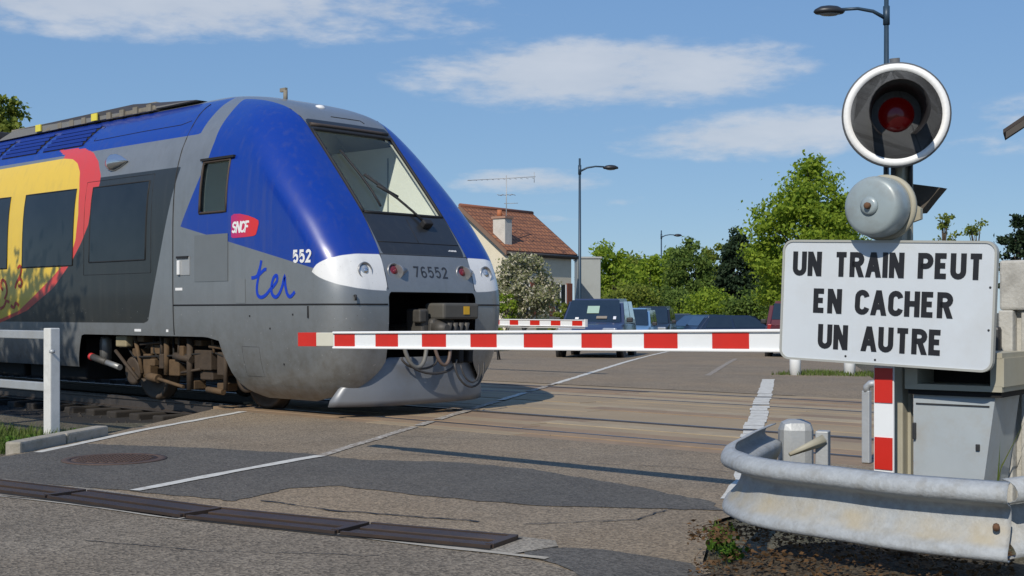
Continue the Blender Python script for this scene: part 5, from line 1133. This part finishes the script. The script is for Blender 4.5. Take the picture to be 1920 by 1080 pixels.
# ------------------------------------------------------------------ house
def house():
    th = R_(36); a = (FW*math.cos(th)+RT*math.sin(th)); n = (RT*math.cos(th)-FW*math.sin(th))
    c = plan(950, 52, -.26); r = empty('crossing_keepers_house', c, math.atan2(a.y, a.x), 'small cream house with red brown tiled gable roof behind the train nose', 'house')
    # local x along the ridge (away), local y: left of a ; the long visible wall is at y = 0 side
    wall = mat('house_render', (.66, .60, .46), .9, var=.12, scale=2, bump=.2, dirt=.3, dcol=(.3, .27, .2)); tile = None
    tm, nt, b = nodes('roof_tiles'); N, L = nt.nodes, nt.links; tc = N.new('ShaderNodeTexCoord'); br = N.new('ShaderNodeTexBrick'); mp = N.new('ShaderNodeMapping'); L.new(tc.outputs['Object'], mp.inputs[0]); mp.inputs['Rotation'].default_value = (0, 0, 0)
    br.inputs['Scale'].default_value = 1; br.inputs['Brick Width'].default_value = .26; br.inputs['Row Height'].default_value = .27; br.inputs['Mortar Size'].default_value = .03; br.inputs['Color1'].default_value = (.50, .20, .085, 1); br.inputs['Color2'].default_value = (.38, .15, .07, 1); br.inputs['Mortar'].default_value = (.2, .085, .05, 1); br.offset = .0
    L.new(mp.outputs[0], br.inputs['Vector']); nz = N.new('ShaderNodeTexNoise'); nz.inputs['Scale'].default_value = 1.5; nz.inputs['Detail'].default_value = 7; L.new(tc.outputs['Object'], nz.inputs['Vector']); mx = N.new('ShaderNodeMix'); mx.data_type = 'RGBA'; mx.blend_type = 'MULTIPLY'; mx.inputs[0].default_value = .6; L.new(br.outputs[0], mx.inputs[6]); L.new(nz.outputs['Fac'], mx.inputs[7]); L.new(mx.outputs[2], b.inputs['Base Color']); b.inputs['Roughness'].default_value = .85
    bp = N.new('ShaderNodeBump'); bp.inputs['Distance'].default_value = .05; L.new(br.outputs['Fac'], bp.inputs['Height']); bp.invert = True; L.new(bp.outputs[0], b.inputs['Normal'])
    ZE, ZR, g, ln = 3.98, 5.90, 2.42, 5.25     # eave, ridge heights above the base, half width, length
    m = MB(); ov = .25
    poly = [(0, .15, 0), (0, 2*g-.15, 0), (0, 2*g-.15, ZE-.1), (0, g, ZR-.25), (0, .15, ZE-.1)]; m.prism([(p[0]+.25, p[1], p[2]) for p in poly], (ln-.5, 0, 0)); m.build('wall', wall, r)
    sl = math.hypot(g+.0, ZR-ZE); ang = math.atan2(ZR-ZE, g)
    for s, y0 in ((1, 0.0), (-1, 2*g)):
        m = MB(); m.box((ln/2, sl/2, 0), (ln, sl, .10)); o = m.build('roof_slope', tm, r); o.location = (0, y0, ZE); o.rotation_euler = (ang if s == 1 else -ang, 0, 0)
        if s == -1: o.scale = (1, -1, 1)
    m = MB(); m.tube([(0, g, ZR+.06), (ln, g, ZR+.06)], .09, 8); m.build('ridge_tiles', mat('ridge_tile', (.22, .085, .05), .85, var=.25), r)
    bg = mat('barge_board', (.20, .12, .08), .7, var=.15)
    for y0, s in ((0, 1), (2*g, -1)):
        m = MB(); m.prism([(-.03, y0, ZE-.16), (-.03, y0, ZE+.04), (-.03, g, ZR+.05), (-.03, g, ZR-.16)], (.05, 0, 0)); m.build('barge_board', bg, r)
    m = MB(); m.tube([(0, -.04, ZE-.06), (ln, -.04, ZE-.06)], .06, 8); m.build('gutter', mat('gutter_brown', (.06, .05, .045), .6), r)
    m = MB(); m.box((ln/2, .07, ZE-.14), (ln, .14, .05)); m.build('soffit', mat('soffit_dark', (.10, .075, .055), .8), r)
    # chimney with antenna
    cm = mat('chimney_render', (.55, .52, .46), .9, var=.15, scale=6, dirt=.4, dcol=(.25, .23, .2)); cx, cy = .55, .62
    ch = MB().box((cx, cy, ZE+.70), (.50, .62, 1.4), bev=.02).build('chimney', cm, r); MB().box((cx, cy, ZE+1.42), (.6, .72, .09)).build('chimney_cap', mat('chimney_brick', (.34, .2, .14), .9), ch)
    MB().lathe([(.12, 0), (.10, .3), (.08, .3)], Matrix.Translation((cx, cy+.15, ZE+1.45)), 12).build('chimney_pot', mat('terracotta', (.40, .14, .06), .8), ch)
    an = M['galv']; m = MB(); zt_ = ZE+1.45; m.tube([(cx, cy-.2, zt_-.4), (cx, cy-.2, zt_+1.7)], .022, 6)
    e = (RT*.92+FW*-.3).normalized(); el = Vector((e.dot(a), e.dot(Vector((-a.y, a.x, 0))), 0))
    k0 = Vector((cx, cy-.2, zt_+1.55)); m.tube([k0-el*1.7, k0+el*1.25+Vector((0, 0, .06))], .016, 5); pv = Vector((-el.y, el.x, 0))
    for q in range(12): t = -1.6+q*.25; kk = k0+el*t; m.tube([kk-pv*.16, kk+pv*.16], .008, 4)
    m.tube([k0+el*1.2+Vector((0, 0, -.18)), k0+el*1.2+Vector((0, 0, .25))], .014, 4)
    k1 = k0-Vector((0, 0, .65)); m.tube([k1-el*.35, k1+el*.35], .012, 4); m.tube([k1-Vector((0, 0, .35))-el*.1, k1-Vector((0, 0, .35))+el*.5], .012, 4)
    for q in (-.3, -.1, .1, .3): m.tube([k1+el*q-pv*.3, k1+el*q+pv*.3], .01, 4)
    m.build('antenna', an, ch)
    # windows and shutters on the long wall
    sh = mat('shutter_brown', (.20, .062, .032), .7, var=.2); gl = mat('house_glass', (.03, .035, .04), .08)
    for xw in (1.35, 4.1):
        w = MB().box((xw, .14, 2.05), (.85, .04, 1.3)).build('window', gl, r); MB().box((xw, .11, 1.36), (1.0, .12, .06)).build('sill', cm, w)
        for q in (-.5, 0, .5): MB().box((xw+q*.85, .12, 2.05), (.06, .05, 1.3)).build('frame_bar', M['armwhite'], w)
        for s in (-1, 1): MB().box((xw+s*.68, .10, 2.05), (.42, .05, 1.42), bev=.01).build('shutter', sh, r)
    d = MB().box((2.75, .135, 1.15), (.95, .05, 2.1)).build('door', mat('door_green', (.16, .19, .12), .7), r); MB().box((3.1, .10, 1.1), (.04, .06, .12)).build('handle', M['galv'], d)
    w = MB().box((.235, g, 2.3), (.04, .8, 1.1)).build('window', gl, r)
    for s in (-1, 1): MB().box((.21, g+s*.64, 2.3), (.05, .4, 1.2)).build('shutter', sh, r)
    # low fence in front
    return r
house()
c = plan(1101, 60, -.26); r = empty('grey_shed', c, math.atan2(RT.y, RT.x), 'plain grey flat topped shed just right of the cream house', 'shed')
MB().box((0, 0, 1.98), (1.05, 3, 3.96), bev=.02).build('wall', mat('shed_grey', (.33, .35, .335), .85, var=.08, scale=1.2, dirt=.2), r); MB().box((0, 0, 4.0), (1.15, 3.1, .08)).build('roof_edge', mat('shed_cap', (.34, .35, .34), .7), r)
# eave of a building at the right edge
p = plan(1990, 24.0, -.06); r = empty('platform_building', p, math.atan2(RT.y, RT.x)-R_(23), 'dark overhanging roof corner of a building at the right picture edge', 'building')
def right_building(r):
    O = Vector(r.location); dk = mat('dark_roof_tiles', (.05, .04, .036), .85, var=.3, scale=5); wd = mat('eave_board', (.07, .06, .05), .8); wl = mat('building_wall', (.36, .33, .27), .9, var=.15, scale=2)
    ze = at(1890, 252, 24).z-O.z; e = -(1990-1890)/FPX*24
    MB().box((3.1+.4, 2.5, (ze-.1)/2), (6.0, 5, ze-.1)).build('wall', wl, r)
    m = MB(); m.prism([(e, -.6, ze), (e, -.6, ze+.07), (3.4, -.6, ze+3.0), (7.8, -.6, ze+.07), (7.8, -.6, ze), (3.4, -.6, ze+2.86)], (0, 1.1, 0)); m.build('roof', dk, r)
    m = MB(); m.prism([(e+.05, -.62, ze-.10), (e+.05, -.62, ze+.02), (3.4, -.62, ze+2.92), (3.4, -.62, ze+2.70)], (0, .05, 0)); m.build('barge_board', wd, r)
right_building(r)

# ------------------------------------------------------------------ cars
def car(name, loc, rz, label, cat, colr, L_=3.9, Wd=1.68, H=1.5, hood=1.0, van=False, group='cars queueing beyond the crossing', metal=.3):
    r = empty(name, loc, rz, label, cat, group)
    pm = mat('car_paint_'+name, colr, .35, metal, var=.06, coat=.5); gl = mat('car_glass', (.012, .018, .024), .05, var=.5, scale=3, spec=.8, coat=1.0); pl = mat('car_plastic', (.025, .025, .027), .6)
    hl = L_/2; w = Wd/2; belt = H*.585 if not van else H*.58; zs = .24
    if van: st = [(-hl, .80, belt), (-hl+.06, .97, belt), (-hl+.5, 1, belt), (hl-1.15, 1, belt+.02), (hl-.95, 1, belt), (hl-.45, .98, belt-.10), (hl-.14, .93, belt-.24), (hl, .80, belt-.34)]
    else: st = [(-hl, .80, belt-.10), (-hl+.08, .96, belt-.02), (-hl+.5, 1, belt), (hl-1.3, 1, belt), (hl-1.05, 1, belt-.04), (hl-.5, .97, belt-.14), (hl-.15, .9, belt-.24), (hl, .76, belt-.34)]
    m = MB(); g = []
    for (x, k, zt_) in st:
        ww = w*k; lo = zs if -hl+.1 < x < hl-.1 else zs+.05
        g += [(x, -ww*.90, lo), (x, -ww*.985, lo+.16), (x, -ww, (lo+zt_)/2), (x, -ww*.97, zt_-.06), (x, -ww*.86, zt_), (x, 0, zt_+.02), (x, ww*.86, zt_), (x, ww*.97, zt_-.06), (x, ww, (lo+zt_)/2), (x, ww*.985, lo+.16), (x, ww*.90, lo)]
    n = 11; m.add(g, [(i*n+j, i*n+j+1, (i+1)*n+j+1, (i+1)*n+j) for i in range(len(st)-1) for j in range(n-1)]+[((i+1)*n, i*n, i*n+n-1, (i+1)*n+n-1) for i in range(len(st)-1)], True); m.add(g[:n], [tuple(range(n))]); m.add(g[-n:], [tuple(range(n))[::-1]]); m.build('body', pm, r)
    # cabin
    xb, xf = (-hl+.04, hl-1.0) if van else (-hl+.12, hl-1.1); tb, tf = (-hl+.14, hl-1.72) if van else (-hl+.62, hl-1.85)
    wb, wt = w*.95, w*.80; zb, zt_ = belt-.02, H
    C8 = lambda x, y, z: Vector((x, y, z))
    B = [C8(xb, -wb, zb), C8(xf, -wb, zb), C8(xf, wb, zb), C8(xb, wb, zb)]; T_ = [C8(tb, -wt, zt_-.03), C8(tf, -wt, zt_-.05), C8(tf, wt, zt_-.05), C8(tb, wt, zt_-.03)]
    bm = bmesh.new(); vv = [bm.verts.new(v) for v in B+T_]
    for q in ((0, 1, 2, 3), (7, 6, 5, 4), (0, 4, 5, 1), (1, 5, 6, 2), (2, 6, 7, 3), (3, 7, 4, 0)): bm.faces.new([vv[k] for k in q])
    bmesh.ops.recalc_face_normals(bm, faces=bm.faces[:]); bmesh.ops.bevel(bm, geom=[e for e in bm.edges if max(v.co.z for v in e.verts) > zt_-.1], offset=.13, segments=5, affect='EDGES')
    me = bpy.data.meshes.new('cabin'); bm.to_mesh(me); bm.free(); me.materials.append(pm); o = bpy.data.objects.new('cabin', me); COL.objects.link(o); o.parent = r
    def pane(nm, q, i0=.08, i1=.92, j0=.08, j1=.90, off=.010, mt=gl):
        a, b, c, d = q; f = lambda u, v: (a.lerp(b, u)).lerp(d.lerp(c, u), v); P = [f(i0, j0), f(i1, j0), f(i1, j1), f(i0, j1)]; nn = (P[1]-P[0]).cross(P[3]-P[0]).normalized(); cc = sum(P, Vector())/4
        if nn.dot(cc-Vector((0, 0, .9*H))) < 0: nn = -nn
        m = MB(); m.prism([p+nn*off for p in P], nn*.004); return m.build(nm, mt, r)
    pane('windscreen', (B[1], B[2], T_[2], T_[1]), .05, .95, .04, .93); pane('rear_window', (B[3], B[0], T_[0], T_[3]), .08, .92, .25, .9)
    for s, (p0, p1, p2, p3) in ((-1, (B[0], B[1], T_[1], T_[0])), (1, (B[3], B[2], T_[2], T_[3]))):
        pane('side_window', (p0, p1, p2, p3), .10, .47, .15, .88); pane('side_window', (p0, p1, p2, p3), .51, .93, .15, .88)
    hz = belt-(.24 if van else .34)
    for s in (-1, 1):
        m = MB(); m.box((hl-.10, s*w*.66, hz+.02), (.16, w*.42, .17), s*-.25, bev=.04); m.build('headlight', M['lampglass_car'], r); m = MB(); m.box((-hl+.06, s*w*.84, hz+.1), (.10, .12, .32), bev=.02); m.build('tail_light', M['tail_car'], r)
        MB().box((xf-.25, s*(w+.09), belt+.08), (.10, .18, .14), bev=.03).build('mirror', pl if van else pm, r)
        for xw in (-hl+.72, hl-.80):
            Mq = Matrix.Translation((xw, s*(w-.10), .30)) @ Matrix.Rotation(R_(90)*(-s), 4, 'X'); t = MB().lathe([(.18, -.10), (.28, -.10), (.30, -.07), (.30, .07), (.28, .10), (.19, .10)], Mq, 22).build('tyre', M['black'], r); MB().lathe([(.19, .085), (.12, .07), (.05, .10), (0, .10)], Mq, 16).build('rim', M['galv'], t)
            MB().lathe([(.0, .02), (.35, .02), (.35, .105), (.33, .107)], Mq, 22).build('wheel_arch', pl, r)
    MB().box((hl-.03, 0, .42), (.12, w*1.72, .20), bev=.05).build('front_bumper', pl if van else pm, r); MB().box((hl-.0, 0, hz-.03), (.06, w*.8, .12), bev=.02).build('grille', pl, r); MB().box((-hl+.03, 0, .42), (.12, w*1.72, .22), bev=.05).build('rear_bumper', pl if van else pm, r)
    for s, x in ((1, hl+.035), (-1, -hl-.035)): MB().box((x, 0, .44), (.012, .50, .10)).build('number_plate', M['armwhite'], r)
    return r
M['lampglass_car'] = mat('car_lamp', (.55, .56, .56), .12, .5, var=.3, scale=30, coat=.5); M['tail_car'] = mat('car_tail_lamp', (.30, .012, .012), .2, coat=.4)
rd = math.atan2(.865, -.498)        # bearing of the road going away
def facing(px, depth, L_, toward=True, zb=-.2):
    """centre of a car whose near bumper is at px, depth"""
    p = plan(px, depth, zb); d = Vector((math.cos(rd), math.sin(rd), 0)); return p+d*L_/2
car('parked_van', facing(1100, 35.0, 4.0, zb=-.06), rd+math.pi, 'dark blue small van first in the queue beyond the far barrier', 'van', (.045, .062, .125), 4.0, 1.88, 1.74, van=True)
def van_screen_patches():  # stickers and reflections on the screen, put in as flat coloured patches
    r = [q for q in bpy.data.objects if q.name == 'parked_van'][0]; hl, belt, H = 2.0, 1.74*.58, 1.74
    a = Vector((1.0, 0, belt)); b = Vector((.28, 0, H-.05)); n = Vector((b.z-a.z, 0, a.x-b.x)).normalized()
    for y, t, w, h, c in ((-.02, .52, .34, .30, (.30, .42, .34)), (-.45, .16, .10, .08, (.7, .7, .68)), (.62, .18, .08, .12, (.6, .62, .66)), (.25, .2, .3, .1, (.22, .19, .15))):
        p = a.lerp(b, t)+n*.02; M4 = frame(p+Vector((0, y, 0)), (0, 1, 0), (b-a)); m = MB(); m.prism([M4 @ Vector(q) for q in ((-w/2, -h/2, 0), (w/2, -h/2, 0), (w/2, h/2, 0), (-w/2, h/2, 0))], n*.003); m.build('windscreen_patch', mat('screen_patch', c, .6), r)
van_screen_patches()
car('family_car', facing(1172, 45.5, 3.9, zb=-.22), rd+math.pi, 'light blue car directly behind the dark blue van', 'car', (.16, .30, .48), 3.9, 1.66, 1.66, van=True)
car('people_carrier', facing(1214, 51.5, 4.1, zb=-.25), rd+math.pi, 'dark navy car third in the queue right of the light blue car', 'car', (.018, .022, .032), 4.1, 1.72, 1.78, van=True)
car('hatchback', facing(1268, 66, 3.7, zb=-.26), rd+math.pi, 'small grey car fourth in the queue, partly behind the navy car', 'car', (.09, .10, .12), 3.7, 1.62, 1.46)
car('parked_car', plan(1305, 62, -.26), rd+math.pi*.5+.6, 'dark green car parked beyond the queue near the trees', 'car', (.02, .05, .045), 4.1, 1.68, 1.42, group='cars parked beyond the crossing')
car('parked_sedan', plan(1384, 52, -.26), math.atan2(RT.y, RT.x)+.25, 'long dark blue car parked side on below the trees', 'car', (.02, .035, .07), 4.5, 1.72, 1.42, group='cars parked beyond the crossing')
car('delivery_van', facing(1490, 37, 4.1, zb=-.12), rd, 'dark red small van half hidden behind the left edge of the warning sign', 'van', (.09, .012, .022), 4.1, 1.70, 1.72, van=True, group='cars parked beyond the crossing')

# ------------------------------------------------------------------ trees
LM = dict(bright=leaf_mat('leaf_bright', (.33, .42, .045), (.18, .28, .03), .5), mid=leaf_mat('leaf_mid', (.17, .24, .05), (.09, .15, .03), .42), dark=leaf_mat('leaf_dark', (.04, .065, .03), (.02, .04, .018), .2), pale=leaf_mat('leaf_pale', (.36, .35, .2), (.18, .21, .08), .4), blossom=leaf_mat('blossom', (.62, .58, .46), (.45, .42, .30), .3), olive=leaf_mat('leaf_olive', (.26, .30, .05), (.15, .2, .035), .48))
def ptree(name, px, depth, ytop, half_px, lm, label, cat='tree', zb=-.26, **kw):
    h = at(px, ytop, depth).z-zb; return tree(name, plan(px, depth, zb), h, half_px/FPX*depth, LM[lm], label, cat, **kw)
G1 = 'trees beyond the crossing'
ptree('broadleaf_tree', 1516, 58, 300, 106, 'bright', 'tall fresh green tree just left of the crossing signal', group=G1, nclump=190, per=150, leaf=.11, trunk_h=.06, seed=3, gap=.42)
ptree('conifer_tree', 1381, 84, 428, 36, 'dark', 'dark narrow conifer between the lighter trees', group=G1, nclump=150, per=70, leaf=.15, trunk_h=.03, seed=4, gap=.5)
ptree('broadleaf_tree', 1146, 92, 456, 54, 'bright', 'round bright green tree right of the grey shed', group=G1, nclump=80, per=110, leaf=.15, trunk_h=.05, seed=5, gap=.5)
ptree('broadleaf_tree', 1214, 100, 470, 46, 'bright', 'low yellow green tree left of the distant street lamp', group=G1, nclump=60, per=100, leaf=.16, trunk_h=.04, seed=6, gap=.5)
ptree('broadleaf_tree', 1290, 96, 444, 52, 'mid', 'mid green tree just right of the distant street lamp', group=G1, nclump=90, per=100, leaf=.15, trunk_h=.04, seed=8, gap=.5)
ptree('broadleaf_tree', 1336, 104, 450, 44, 'olive', 'olive green tree touching the left side of the dark conifer', group=G1, nclump=70, per=100, leaf=.16, trunk_h=.04, seed=9, gap=.5)
ptree('broadleaf_tree', 1430, 95, 452, 40, 'mid', 'shaded tree between the dark conifer and the tall fresh green tree', group=G1, nclump=70, per=100, leaf=.15, trunk_h=.03, seed=10, gap=.5)
ptree('broadleaf_tree', 1256, 108, 462, 40, 'bright', 'yellow green tree behind the distant street lamp', group=G1, nclump=70, per=100, leaf=.16, trunk_h=.04, seed=31, gap=.5)
ptree('broadleaf_tree', 1180, 122, 480, 52, 'olive', 'olive tree filling the gap between the two brighter trees', group=G1, nclump=80, per=100, leaf=.18, trunk_h=.03, seed=32, gap=.5)
ptree('broadleaf_tree', 1440, 112, 446, 46, 'olive', 'pale olive tree just behind the shaded one by the conifer', group=G1, nclump=80, per=100, leaf=.18, trunk_h=.03, seed=33, gap=.5)
ptree('shrub', 1180, 82, 530, 60, 'olive', 'wide low shrub behind the light blue car', 'shrub', group='shrubs under the trees', nclump=50, per=90, leaf=.12, trunk_h=.02, seed=11)
ptree('shrub', 1262, 84, 545, 50, 'mid', 'low shrub at the foot of the distant street lamp', 'shrub', group='shrubs under the trees', nclump=50, per=90, leaf=.12, trunk_h=.02, seed=12)
ptree('shrub', 1330, 80, 545, 55, 'bright', 'yellow green shrub above the roof of the dark green car', 'shrub', group='shrubs under the trees', nclump=55, per=90, leaf=.12, trunk_h=.02, seed=13)
ptree('shrub', 1410, 78, 548, 60, 'mid', 'low shrub behind the long dark blue car', 'shrub', group='shrubs under the trees', nclump=55, per=90, leaf=.12, trunk_h=.02, seed=14)
ptree('broadleaf_tree', 1572, 66, 420, 60, 'mid', 'shaded lower tree hidden partly by the bell and the sign', group=G1, nclump=60, per=100, leaf=.13, trunk_h=.04, seed=15)
ptree('broadleaf_tree', 1772, 80, 394, 22, 'olive', 'thin treetop above the right half of the warning sign', group=G1, nclump=30, per=45, leaf=.12, trunk_h=.3, shape='loose', seed=16, gap=.7)
ptree('broadleaf_tree', 1830, 84, 412, 26, 'olive', 'second thin treetop above the sign, right of the first one', group=G1, nclump=30, per=45, leaf=.12, trunk_h=.3, shape='loose', seed=17, gap=.7)
ptree('conifer_tree', 1912, 60, 395, 34, 'dark', 'dark tree at the right picture edge above the concrete fence', group=G1, nclump=60, per=80, leaf=.12, trunk_h=.2, seed=18)
ptree('broadleaf_tree', 8, 46, 152, 62, 'olive', 'tree top showing above the train roof at the left edge', zb=-.3, nclump=90, per=110, leaf=.10, trunk_h=.3, seed=19, gap=.45)
tree('broadleaf_tree', (-17.1, 3.2, -.05), 6.9, 2.0, LM['mid'], 'leafy roadside tree out of view that shades the lower train side at left', nclump=60, per=90, leaf=.11, trunk_h=.5, seed=20, gap=.5)
def blossoms(root, P, r_):
    k = r_.choice(len(P), 2600, replace=False); leaves('blossom', LM['blossom'], P[k]+r_.normal(size=(2600, 3))*.03, np.full(2600, .06)*r_.uniform(.6, 1.4, 2600), root)
ptree('blossom_tree', 984, 45.5, 468, 62, 'pale', 'small pale blossoming tree in front of the cream house', nclump=80, per=80, leaf=.065, trunk_h=.30, seed=21, gap=.45, bark='palebark', extra=blossoms, trunk_r=.11)
ptree('shrub', 948, 44, 540, 22, 'bright', 'small green shrub to the left under the blossoming tree', 'shrub', group='shrubs by the house', nclump=30, per=60, leaf=.06, trunk_h=.1, seed=22)
ptree('shrub', 1052, 50, 552, 20, 'olive', 'low plants along the house wall behind the van roof', 'shrub', group='shrubs by the house', nclump=24, per=60, leaf=.07, trunk_h=.05, seed=23)

# ------------------------------------------------------------------ verges: grass, weeds, dead leaves
def scatter(name, n, fn, h, material, label, cat, w=.006, lean=.6):
    m = MB()
    for k in range(n):
        x, y, z = fn(); a = random.uniform(0, 6.283); hh = h*random.uniform(.4, 1.15); q = Vector((math.cos(a), math.sin(a), 0)); sd = Vector((-q.y, q.x, 0))*w*random.uniform(.6, 1.5); b = Vector((x, y, z)); ln = q*hh*lean*random.uniform(.2, 1)
        p1 = b+ln*.35+Vector((0, 0, hh*.62)); m.add([b-sd, b+sd, p1+sd*.7, p1-sd*.7, b+ln+Vector((0, 0, hh))], [(0, 1, 2, 3), (3, 2, 4)])
    o = m.build(name, material, kind='stuff'); return tag(o, label, cat)
def in_px(x0, x1, y0, y1, z):
    def f():
        p = on_ground(random.uniform(x0, x1), random.uniform(y0, y1), z); return p.x, p.y, z
    return f
scatter('grass', 2600, lambda: (lambda t, u: (-10.95-.75*t-u*1.6, 5.55+1.1*t-u*.35+random.uniform(-.2, .2), -.03))(random.random(), random.random()), .13, M['grass'], 'rough grass on the verge behind the kerb at left', 'grass')
scatter('grass', 2600, lambda: (lambda u, v: (-13.3+u*2.6, 22.3+v*1.6+u*.9, -.05))(random.random(), random.random()), .13, M['grass'], 'short grass patch around the white bollards', 'grass', w=.01)
def verge_pt():
    px = random.uniform(1290, 1900); d = random.uniform(5.0, 6.6); p = plan(px, d); return p.x, p.y, -.025
BP = [plan(px, d) for px, d in ((1893, 5.02), (1700, 5.27), (1500, 5.66), (1405, 5.96))]
def bank_h(x, y):
    best = 9; sgn = 1; p = Vector((x, y, 0))
    for a, b in zip(BP[:-1], BP[1:]):
        t = max(0, min(1, (p-a).dot(b-a)/(b-a).length_squared)); q = a.lerp(b, t); d = (p-q).length
        if d < best: best = d; sgn = 1 if (p.dot(FW) > q.dot(FW)) else -1
    return max(0.0, float(np.interp(best*sgn, [-.75, -.45, -.1, .1, .7, 1.0], [-.06, .0, .13, .18, .17, .05])))
def dead_leaves():
    n = 5200; P = []
    while len(P) < n:
        x, y, z = verge_pt()
        if -3.6 < x < -.5 and random.random() < .8 or x < -3.6 and random.random() < .15: P.append((x, y, -.012+random.uniform(0, .03)+bank_h(x, y)))
    o = leaves('dead_leaves', M['dry'], np.array(P), rng.uniform(.006, .019, n), None, .55, .75, kind='stuff'); tag(o, 'brown dead leaves and stalks under the guard rail', 'leaves')
dead_leaves()
scatter('dry_grass', 700, verge_pt, .07, M['dry'], 'dry brown grass stalks on the verge below the guard rail', 'grass', w=.003, lean=1.2)
def weed(px, py, d, n, h, spread, label, leafy=True):
    p = plan(px, d, -.02); r = empty('weed', p, 0, label, 'weed', 'weeds on the verges')
    tuft('stem', (0, 0, 0), n, h, spread, M['grass'], parent=r, w=.004, lean=.5)
    k = n*7; P = np.stack([rng.normal(0, spread*.6, k), rng.normal(0, spread*.6, k), rng.uniform(.02, h*.8, k)], 1); leaves('leaf', M['weed'], P, rng.uniform(.012, .026, k), r)['kind'] = 'stuff'
weed(1352, 1000, 6.75, 30, .17, .06, 'bright green weed clump at the left end of the guard rail'); weed(1372, 1010, 6.5, 14, .11, .05, 'low weed tucked under the curl of the guard rail')
p = plan(1846, 6.95, -.02); r = empty('tall_grass', p, 0, 'tall thin grass stalks in front of the barrier drive cabinet', 'grass')
tuft('blade', (0, 0, 0), 12, .68, .09, M['grass'], parent=r, w=.006, lean=.35)
for q, (px, d) in enumerate(((150, 12.7), (20, 11.9), (60, 12.1))): weed(px, 0, d, 18, .14, .08, ('small weed at the foot of the left fence post', 'weed clump at the left picture edge behind the kerb', 'weed between the left edge and the fence post')[q])
